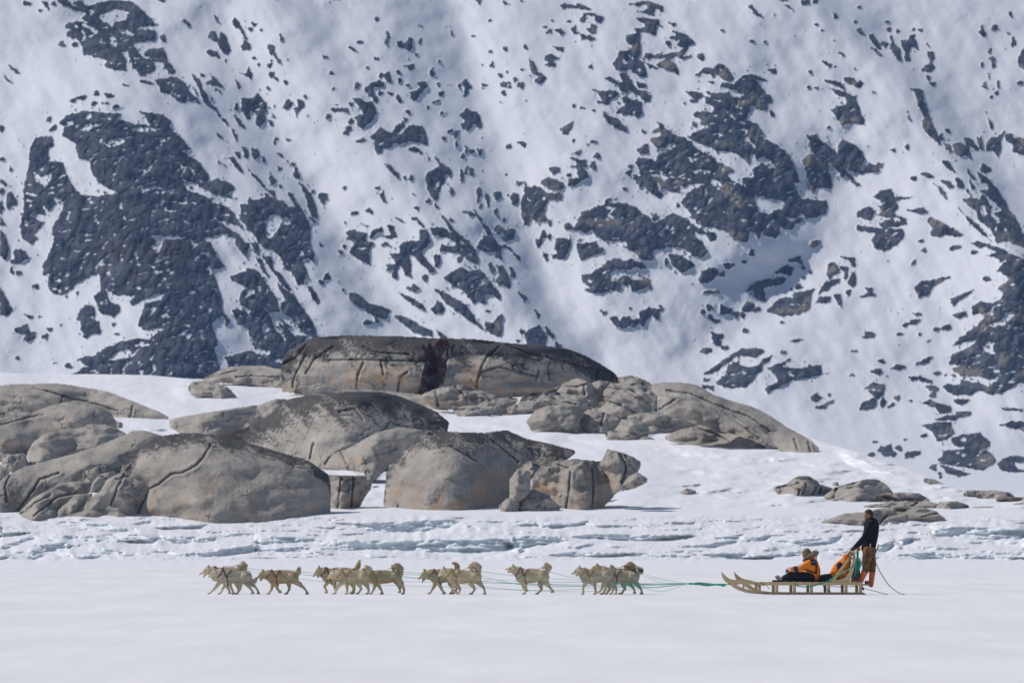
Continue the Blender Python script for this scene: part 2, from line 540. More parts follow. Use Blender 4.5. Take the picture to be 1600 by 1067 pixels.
(520,180,5.333,"""e 155 55 20 24 0
p 190 0 330 0 350 30 310 60 250 115 205 90 230 40
e 135 112 24 16 25
e 110 150 22 14 0
e 235 212 40 18 -15
p 315 185 350 150 400 100 440 130 480 150 540 80 590 50 600 90 530 160 560 170 640 85 740 95 780 160 790 250 720 230 640 215 560 240 510 235 470 280 420 270 400 310 370 315 345 270 350 210
p 590 25 630 30 610 60
p 625 285 680 260 730 290 760 340 700 310
p 775 315 800 340 820 385 795 380
p 845 345 880 370 890 410 860 380
p 785 480 880 430 900 400 970 430 990 480 985 540 960 480 930 490 940 560 900 600 880 700 850 710 820 680 785 620 775 530
p 430 410 480 420 545 490 545 530 510 500 470 460
e 600 522 10 14 0
e 650 527 16 22 0
e 798 710 16 16 0
p 850 730 885 780 860 770
e 670 660 8 18 -30
p 940 560 970 580 1015 640 990 640
e 985 650 10 12 0
e 1075 510 16 60 -5
e 1110 470 12 30 0
p 1120 430 1180 450 1170 520 1140 500
p 950 130 1000 115 1000 135 970 155
e 1030 155 18 36 20
e 925 200 18 24 0
e 1030 235 10 30 0
e 1110 290 12 36 0
e 1160 305 20 14 0
e 1225 305 24 28 0
e 1085 345 12 26 0
e 1240 188 8 14 0
p 1065 0 1160 20 1160 100 1120 130 1060 90 1070 70 1130 80
p 1165 0 1225 0 1245 100 1220 90 1200 60 1190 85
p 1435 240 1500 250 1490 280 1440 280
e 1372 305 8 8 0
e 1448 492 10 8 0
p 1530 555 1585 555 1580 580 1550 590
e 1215 650 20 58 5
e 1290 700 14 60 -8
p 1335 640 1390 640 1410 690 1380 690 1365 720 1345 680
e 1515 695 30 48 0
e 1460 665 10 8 0
e 1230 760 14 26 25
e 1232 558 12 10 0
e 1362 820 16 46 -25
e 1430 880 16 14 0
e 368 605 24 10 0
p 345 630 400 660 420 625 430 690 450 730 420 735 400 680
p 265 795 310 765 340 835 310 815
e 180 818 28 12 -10
p 515 850 560 870 605 900 570 890
e 97 612 14 14 0
p 235 905 300 925 280 935
e 100 895 14 8 0
p 675 765 720 770 720 820 700 790
p 655 855 700 850 760 930 740 930 700 880
p 1085 800 1150 795 1200 850 1140 835
p 1160 775 1230 850 1270 930 1320 990 1360 1060 1240 1066 1250 1010 1290 1010 1240 900
e 985 875 26 10 20
p 890 820 950 870 1000 950 1080 1010 1150 1066 1030 1066 940 1020 850 1000 820 940 870 930 940 950 990 990 940 900
p 725 950 780 960 800 1030 780 1066 690 1066 730 1040
p 1340 960 1390 925 1410 970 1380 995
p 1430 960 1500 950 1510 1030 1470 1040 1445 1066 1430 1040
e 1328 935 12 10 0"""),
(500,350,4.21,"""p 160 55 210 40 300 65 310 110 350 130 320 180 330 260 280 245 190 185 230 120 230 110
p 325 260 355 275 330 272
e 160 148 16 12 0
e 135 182 18 10 30
e 195 98 16 8 0
p 400 130 430 115 475 155 450 150 430 130 410 150
p 345 40 400 25 410 50 370 60 340 95 325 90
p 440 10 490 15 505 90 470 100 400 75 470 75
p 655 40 700 40 720 90 700 160 650 180 680 210 740 280 760 310 720 320 690 280 650 250 610 200 580 195 600 290 605 360 570 340 520 260 500 360 470 350 480 290 440 310 440 270 500 260 460 200 530 200 520 130 560 120 600 110 660 120
p 725 30 800 25 860 60 900 100 980 120 1030 190 1045 270 980 240 910 190 790 180 800 140 870 150 900 130 820 80 740 70
e 770 235 22 46 0
e 920 230 20 24 0
h 905 95 960 135 930 130
p 815 350 880 310 930 285 990 310 1050 300 1100 350 1140 410 1190 470 1180 495 1110 460 1080 460 1090 530 1050 510 1010 520 940 440 870 400
h 985 400 1005 400 1000 425
h 895 375 920 380 910 410
p 1030 150 1080 80 1130 90 1190 150 1195 230 1150 220 1160 180 1090 190
p 1080 0 1110 20 1140 90 1120 90
e 1175 40 30 26 0
e 1255 65 24 44 0
p 1230 140 1310 210 1320 250 1290 220 1250 170
e 1215 145 16 12 0
e 1130 290 18 40 -25
p 1160 270 1200 280 1240 340 1250 430 1210 400 1150 380 1180 340
e 1265 320 16 44 -25
p 1300 440 1375 490 1340 510 1310 465
p 1405 555 1450 600 1440 620 1410 580
p 1340 720 1400 680 1450 670 1490 740 1480 830 1380 825
p 1480 660 1540 730 1540 760 1490 720
p 1545 770 1590 800 1590 830 1550 820
e 1330 705 20 12 0
e 1300 770 20 10 0
e 1110 575 20 10 0
p 1085 640 1130 650 1200 670 1190 745 1140 730 1085 690
e 1187 620 20 26 0
e 1165 660 36 28 30
p 755 430 800 440 870 480 960 530 1000 590 1070 690 990 640 900 570 810 500
e 780 553 42 40 0
e 690 355 16 26 -20
e 625 422 28 26 0
e 585 425 18 14 0
p 515 450 590 480 680 530 700 575 640 550 570 500
p 190 450 250 455 320 520 380 530 465 570 430 630 350 600 300 560 230 535 190 490
e 320 648 36 14 0
p 350 610 415 655 370 640
p 485 600 560 610 650 660 740 710 740 740 680 735 620 710 560 670
p 760 690 850 750 800 760
e 48 347 24 22 0
p 0 370 35 400 0 395
p 0 120 20 150 0 140
e 1440 122 22 26 0
p 1460 180 1510 240 1490 245 1465 210
e 1470 70 20 22 0
e 1510 75 10 14 0"""),
(790,180,5,"""e 475 115 50 30 -15
e 512 80 24 24 0
p 90 215 130 200 165 220 150 260 120 235
e 528 205 12 12 0
e 680 208 24 9 0
e 635 228 10 6 0
p 760 0 800 5 850 15 890 60 960 115 950 135 900 120 860 85 805 70
p 510 305 550 280 585 275 570 310
p 500 335 560 335 570 350 620 350 635 400 590 410 640 440 640 490 580 520 540 555 490 545 490 500 570 490 560 440 550 400 480 405 560 390 550 350
e 380 430 42 30 0
p 280 520 330 490 380 500 450 530 450 580 380 585 300 560
e 715 320 26 20 0
e 685 395 28 30 0
e 498 470 20 12 0
p 150 520 170 570 220 560 270 560 320 610 440 610 440 660 340 660 310 700 300 770 325 820 240 840 190 790 180 870 150 860 125 780 125 680 145 590
h 270 630 310 640 310 670 280 660
h 165 640 200 660 205 680 170 660
e 340 832 18 26 0
e 70 655 34 42 0
h 815 790 850 790 830 820
h 870 775 900 770 890 795
h 950 780 975 780 945 805
h 885 870 915 865 915 885
h 1200 930 1235 920 1225 955 1195 945
p 770 680 780 660 880 645 860 660
e 925 572 24 12 30
p 455 860 490 840 530 870 520 890 460 895
e 1165 800 30 32 0
p 1185 55 1215 60 1260 120 1340 165 1400 180 1440 200 1500 270 1600 320 1600 500 1500 540 1440 540 1370 565 1350 610 1290 590 1220 570 1185 520 1180 560 1200 600 1240 630 1200 655 1160 620 1120 600 1090 560 1070 500 1040 440 1025 370 1040 330 1110 335 1170 360 1190 310 1250 290 1330 240 1345 225 1280 210 1250 250 1190 260 1140 210 1130 180 1220 165 1210 130 1130 140 1160 110 1220 100
h 1120 455 1190 470 1200 430 1240 450 1270 490 1240 515 1200 490 1140 480
h 1390 315 1450 325 1470 355 1450 375
h 1445 430 1500 420 1600 430 1600 455 1480 460
p 1025 265 1120 220 1115 300 1050 305
e 978 400 20 18 0
e 962 450 24 20 0
p 990 460 1060 490 1070 540 1050 570 1010 500
e 1080 128 24 12 0
e 1475 72 18 16 0
p 1465 0 1600 0 1600 60 1530 75 1530 30 1480 15
p 1430 170 1500 140 1600 120 1600 240 1540 230 1440 185
p 1365 680 1440 600 1560 530 1600 500 1600 870 1530 860
e 1350 705 12 18 0
p 1470 870 1540 890 1560 920 1500 900
e 295 930 22 28 0
e 343 945 14 20 0
e 40 930 26 44 0"""),
(840,340,5.333,"""p 155 175 220 170 270 185 280 215 260 270 230 330 200 350 130 340 120 310 160 300 145 250 150 200
p 35 280 80 310 100 360 70 360
e 15 205 22 34 0
e 48 140 24 26 0
e 98 155 14 20 0
p 330 215 400 210 490 200 510 260 545 245 545 290 480 310 430 320 360 355 335 300
p 365 480 440 470 540 400 620 345 680 345 720 360 780 350 860 375 925 425 870 430 820 410 760 430 650 430 600 470 600 530 650 530 690 500 720 480 760 490 780 520 870 520 880 500 830 470 940 520 945 600 920 600 910 545 900 590 790 620 770 580 770 540 740 570 690 545 690 610 600 610 540 630 470 630 390 610 390 590 440 590 400 550 375 540
p 600 830 660 820 690 870 700 830 760 820 780 850 850 840 840 790 930 750 1000 760 1060 770 1020 780 1010 850 980 850 950 810 900 870 875 915 850 870 800 915 770 900 700 930 650 900 610 860
h 765 870 800 890 775 895
e 545 790 26 14 30
e 768 756 14 8 0
e 1025 742 26 10 25
p 1085 310 1190 310 1260 360 1315 390 1290 420 1230 450 1200 465 1160 430 1120 390
e 1070 365 14 36 0
p 1340 510 1370 450 1430 415 1500 415 1510 470 1460 520 1400 550 1350 540
p 1510 470 1555 450 1555 495 1520 490
p 1360 640 1400 610 1510 600 1515 630 1420 635
p 1410 130 1470 120 1500 180 1480 200 1420 165
p 1300 70 1360 90 1400 130 1380 140 1310 110"""),
(1080,160,4.85,"""p 20 100 50 70 170 80 170 20 190 0 420 0 500 10 560 50 550 65 450 15 410 50 430 110 390 130 470 160 550 230 540 250 500 240 560 280 640 320 740 400 790 500 820 600 800 620 770 600 830 730 870 735 1020 745 1035 790 1020 840 900 885 850 880 830 910 790 920 770 965 700 960 660 920 675 1000 640 1030 600 1020 520 1000 600 930 640 900 620 880 510 1030 480 990 440 970 430 1060 370 1060 300 1020 280 980 180 950 100 940 60 890 0 870 0 680 60 640 110 580 140 600 180 640 240 640 220 600 160 580 120 540 0 545 0 500 0 330 60 360 140 400 200 450 300 500 330 520 260 540 300 590 410 640 410 620 380 580 480 560 470 540 480 490 540 460 580 490 640 500 600 440 540 410 490 440 480 400 450 380 440 470 420 470 400 430 330 380 280 370 200 370 150 340 60 290 0 280 0 240 70 210 150 190 140 170 70 160 80 130 30 115
h 260 50 340 130 320 130 270 85
h 390 290 420 260 490 340 480 355 440 310
h 475 700 600 730 700 750 720 800 640 820 580 850 500 820
h 365 760 410 770 400 785
h 420 765 470 765 465 785 430 790
h 680 845 710 855 700 870
h 720 870 800 880 830 830 860 865 800 890 770 900 730 890
h 500 275 520 280 510 295
e 25 165 16 14 0
e 610 85 14 28 -30
p 870 255 900 260 940 240 960 270 1020 310 1050 340 1100 390 1150 450 1180 540 1150 565 1100 510 1060 460 1030 440 1040 520 1070 620 1060 655 950 650 930 680 880 640 880 560 860 500 840 440 880 400 930 390 890 330 900 290
h 945 410 985 440 975 460 945 435
p 1110 320 1150 285 1220 310 1290 370 1320 430 1280 490 1275 530 1240 540 1160 490 1110 420
p 1180 540 1210 560 1275 625 1250 645 1210 600
p 1280 540 1310 500 1350 455 1400 480 1440 520 1370 535
e 1430 480 16 22 -30
e 1042 188 12 8 0
e 150 1015 38 30 20
p 0 920 60 960 90 990 60 1000 0 960"""),
(1080,360,3.81,"""p 695 95 720 65 775 55 770 80 730 105
p 495 250 570 205 610 220 590 275 550 260
p 575 175 650 155 665 205 640 190 590 190
e 665 228 16 14 0
e 707 247 12 10 0
e 663 274 14 10 0
p 325 360 380 310 440 290 520 280 565 285 560 310 500 330 430 340 440 400 445 420 400 415 370 390 380 360
e 637 333 26 16 0
e 598 352 8 8 0
e 225 210 36 20 0
e 318 185 16 8 0
e 362 137 16 20 0
e 305 147 8 6 0
p 450 480 520 410 600 400 620 370 700 360 735 350 720 370 710 440 690 480 600 505 530 510
e 545 500 20 16 0
e 540 548 12 8 0
p 295 470 330 425 375 430 380 470 320 490
e 390 470 24 14 -20
e 267 500 18 20 0
e 310 505 18 16 0
p 165 500 175 440 245 470 230 500
e 110 460 22 22 0
e 72 484 20 14 0
e 110 515 16 16 0
e 148 538 22 14 0
e 840 235 34 46 20
p 880 155 975 165 975 220 960 215 940 180
p 880 215 935 220 930 290 905 295 910 250
p 755 390 790 310 890 285 880 310 820 340
p 740 430 760 400 830 390 820 420 780 435
p 845 380 890 380 895 455 875 440
e 960 295 24 48 5
e 937 368 16 22 0
p 1000 395 1050 370 1040 345 1080 345 1075 365 1100 385 1040 400
e 325 598 22 14 0
e 150 630 38 22 0
e 158 672 28 18 30
e 205 697 24 14 0
e 90 716 42 18 0
p 70 855 150 800 240 740 300 705 390 700 440 715 400 740 380 760 280 740 230 780 120 850
p 150 905 210 850 220 800 270 785 290 750 280 800 340 820 400 800 430 765 485 740 470 770 420 810 425 840 380 860 370 900 320 930 240 940 180 930
p 450 820 540 785 590 760 600 760 540 810 640 825 710 800 770 805 780 850 820 850 760 860 690 880 600 890 540 930 460 960 430 945 520 900 500 860
e 545 725 20 12 0
p 580 660 640 645 665 650 610 668
e 90 888 22 12 0
e 85 930 24 12 0
e 120 940 16 12 0
e 1055 622 36 20 -10
e 972 720 18 8 0
e 957 860 14 8 0
p 700 1000 750 970 790 1000 740 1020
p 710 1060 780 1040 850 1005 800 1060
e 822 978 14 6 0"""),
(1340,160,3.68,"""p 350 0 385 0 410 70 420 140 450 150 465 200 480 250 430 210 380 160 370 110 385 80 360 40
e 520 165 18 12 35
e 478 200 14 16 0
p 490 235 530 245 545 290 510 270
p 540 235 590 235 620 250 610 200 650 210 700 270 690 285 650 250 640 270 660 330 620 300 590 320 560 290
e 705 235 14 40 -15
p 740 80 770 130 790 180 770 160
p 740 230 770 200 800 205 850 160 820 210 820 280 805 315 780 280 740 275
p 848 180 890 185 890 240 850 220
p 890 205 1100 210 1100 330 900 290 890 260
p 185 270 215 265 220 300
p 270 265 290 240 290 275
p 480 335 520 340 545 370 570 410 530 390
p 360 410 400 405 440 430 400 435
e 325 440 20 14 20
p 480 450 520 450 550 480 530 500
p 435 465 480 490 510 520 505 550 480 530 470 500
e 585 465 20 36 -30
e 735 385 36 24 20
p 625 365 660 420 690 470 640 420
p 690 400 740 430 790 480 850 570 860 610 900 650 950 750 1000 860 900 810 850 790 800 810 760 720 700 690 680 620 640 600 605 560 650 550 700 560 720 530 770 600 760 640 800 700 820 690 790 640 830 620 770 560 710 510 760 500 750 470 710 460
h 700 600 730 590 750 650 720 660
h 845 715 860 750 845 750
h 890 740 905 760 895 770
p 580 605 610 640 700 710 770 800 730 770 650 700
p 620 475 650 540 630 520
p 640 440 680 500 660 500
p 90 545 140 505 190 500 210 540 310 545 300 555 220 560 230 610 200 640 280 670 285 700 240 715 140 715 110 700 200 670 120 650 140 620 120 600 160 575
h 150 520 200 520 190 530
h 190 655 250 670 265 690 220 690
p 0 630 60 600 100 625 80 670 60 680 0 655
p 0 705 50 715 130 725 260 725 270 760 220 820 150 855 100 840 75 790 120 750 50 745 0 735
p 270 620 340 615 380 600 400 630 340 640
p 400 680 420 660 460 680 520 710 610 760 560 775 510 760 480 770 420 770 430 720
p 345 800 370 785 385 800
e 382 853 18 10 0
p 515 840 560 820 600 830 550 855
p 305 935 330 905 335 920
p 650 810 690 800 760 820 820 840 880 870 1200 1000 1200 1100 820 1060 870 1020 900 1030 850 980 800 970 830 930 810 900 740 880 800 860 740 830 700 835
e 672 862 22 10 0
e 745 1015 22 14 25"""),
(1340,420,3.138,"""p 275 95 310 60 350 60 440 40 470 35 380 80 340 130 300 140 295 120
p 455 150 500 130 570 100 560 115 500 150 465 180
e 637 50 18 12 0
p 465 225 530 205 530 225 490 245
p 220 275 270 250 315 245 290 265 230 282
e 290 222 22 6 0
e 207 320 14 6 0
e 438 288 28 14 -10
e 385 297 18 8 0
e 347 355 10 6 0
e 305 320 8 6 0
p 700 0 1300 0 1300 520 816 550 770 570 720 605 640 615 590 590 560 615 470 620 410 575 440 565 500 570 510 545 580 560 640 575 700 540 620 540 500 520 460 490 510 470 450 470 460 420 560 380 590 340 520 360 465 375 500 340 570 290 620 240 660 210 560 220 560 190 600 160 660 170 700 150 720 110 690 100 740 80 770 70 730 40
h 645 275 700 255 720 215 760 205 765 230 720 275 660 285
h 605 380 640 355 670 360 665 400 690 425 640 415 610 400
h 785 415 810 435 800 455
h 500 525 600 530 660 545 655 570 560 550
h 735 275 816 290 816 300 740 285
p 285 465 330 440 370 430 340 460 300 468
e 117 452 18 8 0
e 98 502 26 14 0
p 160 490 190 470 240 475 200 495
p 250 530 310 525 365 550 350 560 300 545 265 545
e 390 510 20 6 0
p 325 575 380 570 400 590 380 600 385 635 350 625 365 600
p 420 520 480 520 480 532
p 25 590 80 555 135 570 135 590 60 588
p 5 690 20 660 70 635 95 640 80 680 40 690
p 55 600 125 595 125 620 100 640
e 125 655 14 30 0
e 195 632 16 14 0
p 145 680 170 655 190 660 160 675
e 262 648 14 6 0
p 315 660 350 640 410 660 460 675 460 705 400 710 380 680
e 508 650 40 14 0
p 380 740 430 720 480 715 480 700 550 700 560 710 480 740 400 745
p 310 765 400 750 460 750 470 810 440 835 390 845 370 800
e 325 817 20 8 0
p 690 765 770 745 900 765 900 810 740 775
p 700 680 750 680 810 690 800 697 720 693
p 460 830 520 810 600 805 650 850 650 870 620 880 670 920 680 940 650 970 620 985 540 975 480 965 410 950 385 930 420 920 415 890 500 885 540 880 470 865
h 500 830 530 825 535 845 510 850
p 685 960 710 930 760 915 816 920 816 950 770 950 790 985 900 975 900 995 760 998 700 985
p 405 965 450 970 550 1005 500 1020 440 1000
e 372 972 20 16 0
e 403 1000 8 8 0
e 140 890 36 28 0
e 175 908 18 16 0
e 205 880 18 14 30
p 230 905 270 895 305 890 310 905 270 925 235 925
e 68 910 18 10 0
e 90 848 14 5 0
e 232 838 10 5 0
e 408 1020 8 6 0"""),
]
def rock_field(px, py):
    """signed distance (photo px, + inside rock) on a regular grid px (nc), py (nr)"""
    nc, nr = len(px), len(py); Fd = np.full((nr, nc), -9.0); dx = px[1]-px[0]; dy = py[1]-py[0]
    jobs = []
    for x0, y0, s, txt in TILES:
        for ln in txt.strip().split('\n'):
            k, *v = ln.split(); v = [float(a) for a in v]
            if k == 'e':
                cx, cy, rx, ry, an = v; a = math.radians(an); P = []
                for i in range(9):
                    t = i/9*2*math.pi+cx; q = 1+.22*math.sin(3*t+cy)+.12*math.sin(5*t)
                    ex, ey = rx*math.cos(t)*q, ry*math.sin(t)*q
                    P.append((cx+ex*math.cos(a)-ey*math.sin(a), cy+ex*math.sin(a)+ey*math.cos(a)))
            else: P = list(zip(v[::2], v[1::2]))
            P = np.array(P)/s+np.array((x0, y0)); jobs.append((k, P))
    for hole in (False, True):
        for k, P in jobs:
            if (k == 'h') != hole: continue
            x0, x1 = P[:, 0].min()-9, P[:, 0].max()+9; y0, y1 = P[:, 1].min()-9, P[:, 1].max()+9
            i0 = max(0, int((x0-px[0])/dx)); i1 = min(nc, int((x1-px[0])/dx)+2)
            j0 = max(0, int((y0-py[0])/dy)); j1 = min(nr, int((y1-py[0])/dy)+2)
            if i1 <= i0 or j1 <= j0: continue
            X, Y = np.meshgrid(px[i0:i1], py[j0:j1]); d = sdist(P, X, Y)
            if hole: Fd[j0:j1, i0:i1] = np.minimum(Fd[j0:j1, i0:i1], -d)
            else: Fd[j0:j1, i0:i1] = np.maximum(Fd[j0:j1, i0:i1], d)
    return Fd
# ------------------------------------------------------------------ snow / rock materials
def mat_mountain():
    n = NM('mountain_snow_and_rock', .85, .2)
    f = n.attr('rock'); tint = n.attr('tint')
    e = n.noise(1.3, 5, .7)
    k = n.math('ADD', f, n.math('MULTIPLY', n.math('SUBTRACT', e, .5), 3.2))
    mask = n.ramp(k, -.35, .35)
    r1 = n.noise(.10, 5, .6, n.map((1, 1, .45))); r2 = n.noise(.5, 5, .65, n.map((1, 1, .35)))
    base = n.mix(n.ramp(r2, .3, .7), (.012, .018, .034), (.062, .073, .102))
    base = n.mix(n.math('MULTIPLY', n.ramp(n.noise(.16, 4, .6, n.map((1.4, 1, .6))), .46, .62), .75), base, (.11, .12, .145))  # lit and shaded facets put into the rock colour as paler patches
    warm = n.mix(n.ramp(n.math('ADD', n.math('MULTIPLY', tint, .9), n.math('SUBTRACT', r1, .5)), .35, .62), base, (.062, .050, .052))
    tan = n.mix(n.ramp(n.math('MULTIPLY', n.attr('tan'), r1), .28, .5), warm, (.20, .175, .15))
    fine = n.noise(.35, 3, .5, n.map((1, 1, 1)))
    snow = n.mix(fine, (.74, .75, .80), (.83, .835, .875))
    n.col(n.mix(mask, snow, tan))
    h = n.math('ADD', n.math('MULTIPLY', mask, n.math('MULTIPLY', n.math('SUBTRACT', r2, .5), 1.6)), n.math('MULTIPLY', fine, .12))
    n.bump(h, .8, .9); return n.m
def mat_snow(name, sc=2.0, bump=.35, bd=.08, stretch=(1, 1, 1), ca=(.80, .80, .835), cb=(.86, .86, .885)):
    n = NM(name, .75, .25)
    v = n.map(stretch); a = n.noise(sc, 6, .6, v); b = n.noise(sc*.13, 3, .5, v)
    c = n.mix(a, ca, cb); n.col(c)
    n.bump(n.math('ADD', a, n.math('MULTIPLY', b, 1.5)), bump, bd); return n
# ------------------------------------------------------------------ mountain
def build_mountain():
    st = 1.6
    px = np.arange(-620, 2221, st); py = np.arange(812, -110, -st)      # bottom to top
    X, Y = np.meshgrid(px, py); nr, nc = X.shape
    yy = py[::-1]; Fd = rock_field(px, yy)[::-1]
    # outcrops beyond the photographed part (the slopes carry on to either side)
    zone = (X < -6) | (X > 1606) | (Y < -3)
    nf = fbm(X/70, Y/55, 5, 5)-.24
    Fd = np.where(zone, np.maximum(Fd, nf*45), Fd)
    # break the outlines up like weathered rock
    Fd = Fd+fbm(X/9, Y/8, 21, 3)*2.8+ridged(X/5.5, Y/5, 31, 3)*1.2+1.9*fbm((X+.55*Y)/3.4, (Y-.55*X)/13, 37, 3)*np.exp(-np.clip(Fd, 0, 40)/5)-.2
    # tiny scattered stones near larger outcrops
    near = blur((Fd > 0).astype(float), 9)
    Fd = np.maximum(Fd, np.where(Y < 755, (fbm((X-.35*Y)/4.6, (Y+.3*X)/5.5, 41, 3)-.58+near*.48)*8, -9))
    # snow caught on ledges inside the big rock faces
    ins = blur(np.clip(Fd, 0, 14), 4); lg = ridged((X*.45+Y)/17, (Y*.3-X)/46, 141, 3)
    Fd = np.where(ins > 4, np.minimum(Fd, (.79-lg)*11), Fd)
    # base slope: depth gained per photo pixel of height
    ang = np.radians(np.interp(Y, [-110, 100, 400, 560, 640, 700, 745, 775, 812], [26, 28, 28, 25, 18, 12, 7, 1.6, 1.0]))
    dx = np.interp(X, [-620, 300, 800, 1000, 1600, 2200], [1.05, 1.05, 1.03, 1.0, .96, .96])
    ang = np.radians(np.clip(np.degrees(ang)*np.where(Y < 720, dx, 1.0), .9, 44))
    R = np.zeros_like(X); R[0] = 1650
    for j in range(1, nr):
        el = (HOR-py[j])/F_PX; ppm = F_PX/R[j-1]
        R[j] = R[j-1]+st/ppm/np.maximum(np.tan(ang[j])-el, .014)
    R = blur(R, 7)
    def crest(P, w, H, asym=0.0, wl=None):
        """bulge (H>0) or gully (H<0) along a line; the left flank may be wider than the right"""
        P = np.array(P, float)
        ys = np.argsort(P[:, 1]); xc = np.interp(Y, P[ys, 1], P[ys, 0])
        u = X-xc+10*fbm(X/60, Y/50, 77, 3)
        wl = wl or w; ww = np.where(u < 0, wl, w)
        fade = sstep(P[:, 1].min()-60, P[:, 1].min()+30, Y)*(1-sstep(P[:, 1].max()-20, P[:, 1].max()+80, Y))
        return H*np.exp(-np.abs(u/ww)**1.6)*fade
    B = 0
    B = B+crest([(150, 120), (230, 350), (260, 600)], 150, 22)
    B = B+crest([(40, -40), (300, 190), (440, 330), (520, 480)], 50, 10, wl=120)
    B = B+crest([(380, -60), (470, 60), (560, 200), (640, 300), (720, 400), (800, 470), (870, 550)], 48, 13, wl=130)
    B = B+crest([(560, -40), (600, 100), (650, 200), (720, 300), (800, 400)], 40, 6, wl=70)
    B = B+crest([(340, 20), (430, 200), (520, 350), (620, 500)], 40, -8)
    B = B+crest([(690, -50), (740, 120), (785, 250), (810, 350), (860, 470), (930, 560)], 60, -11, wl=45)
    B = B+crest([(1000, -50), (960, 120), (900, 230), (840, 330)], 130, 6, wl=90)
    B = B+crest([(1160, 0), (1120, 200), (1150, 320), (1190, 380)], 130, 12, wl=170)
    B = B+crest([(1230, -40), (1330, 60), (1420, 130), (1450, 200), (1500, 260), (1560, 350), (1610, 450)], 38, 16, wl=140)
    B = B+crest([(1340, 260), (1290, 380), (1200, 480), (1100, 560)], 80, -12, wl=90)
    B = B+crest([(1600, 380), (1570, 540), (1600, 640)], 90, 14)
    B = B+crest([(980, 380), (960, 420), (950, 470)], 70, 5)
    B = B+crest([(1150, 520), (1180, 580)], 90, 6)
    B = B+crest([(-300, -50), (-250, 300), (-280, 600)], 110, 18)
    B = B+crest([(1850, -50), (1900, 300), (1950, 600)], 120, 18)
    am = sstep(770, 690, Y)
    B = blur((B+0*X)*1.2, 9)
    snowrel = 4.4*fbm(X/110, Y/95, 51, 3)+1.0*fbm((X-.62*Y)/34, (Y+.5*X)/80, 61, 2)+.13*fbm((X+.4*Y)/9, (Y)/15, 71, 2)
    B = B+snowrel*am
    # terraced rock ledges: cliffs stand out of the slope, shadowed hollows below them
    K = np.clip(Fd, 0, 14); rk = sstep(-1.5, 2.0, Fd)
    big = blur(np.clip(Fd, -3, 10), 3)
    strat = ridged((X+Y*.3)/17, (Y-.2*X)/44, 91, 4)
    crag = ridged(X/8.0, Y/12.0, 101, 3)
    B = B+(np.clip(big, 0, 8)*.26+rk*(1.8*strat+.40*crag))*am
    tan = sstep(0, 1, fbm(X/40, Y/30, 111, 2)+.4)*sstep(480, 900, X)
    tint = np.clip(1-np.hypot((X-230)/230, (Y-400)/260), 0, 1)*.5+.25*sstep(.1, .5, fbm(X/80, Y/60, 121, 3))
    R = R-B*.85
    V = np.stack([(X-800)/F_PX*R, R, CAM_H+(HOR-Y)/F_PX*R], -1)
    o = mesh_np('mountain', V, grid_faces(nr, nc)[:, ::-1], [mat_mountain()], attrs={'rock': Fd, 'tint': tint, 'tan': tan})
    return tag(o, kind='structure')
build_mountain()
# ------------------------------------------------------------------ flat sea ice under snow
def r_land(py):
    return np.interp(py, [560, 600, 650, 700, 755, 805, 812, 830], [650, 605, 545, 492, 452, 422, 424, 430])
gi = mat_snow('sea_ice_snow', 1.6, .35, .06, (1, .25, 1), (.80, .785, .805), (.86, .85, .865))
_s = gi.noise(1.0, 4, .6, gi.map((.55, .05, 1))); gi.col(gi.mix(gi.ramp(_s, .3, .7), (.79, .775, .795), (.865, .85, .865)))
def build_ice():
    xs = np.concatenate([np.linspace(-1500, -60, 24)[:-1], np.linspace(-60, 60, 260), np.linspace(60, 1500, 24)[1:]])
    ys = np.concatenate([np.linspace(-300, 60, 12)[:-1], np.linspace(60, 430, 1100), np.linspace(430, 3800, 30)[1:]])
    X, Y = np.meshgrid(xs, ys)
    act = sstep(50, 80, Y)*(1-sstep(380, 420, Y))*(np.abs(X) < 60)
    Z = (.030*fbm(X/9, Y/16, 5, 3)+.016*fbm(X/1.6, Y/9, 9, 3)+.010*np.clip(fbm(X/.7, Y/5, 15, 2), 0, 1))*act
    for yl, hl in ((139, .030), (150, .012), (118, .018), (172, .014), (226, .02), (300, .04)):
        Z = Z+hl*np.exp(-((Y-yl-2.2*fbm(X/7, X*0+yl, 19, 3))/.45)**2)*sstep(.0, .35, fbm(X/5, X*0+yl*3.1, 23, 3))
    Z = np.where((Y > 190) & (Y < 212), Z*.35, Z)
    V = np.stack([X, Y, Z], -1)
    tag(mesh_np('sea_ice', V, grid_faces(*X.shape), [gi.m]), kind='structure')
build_ice()
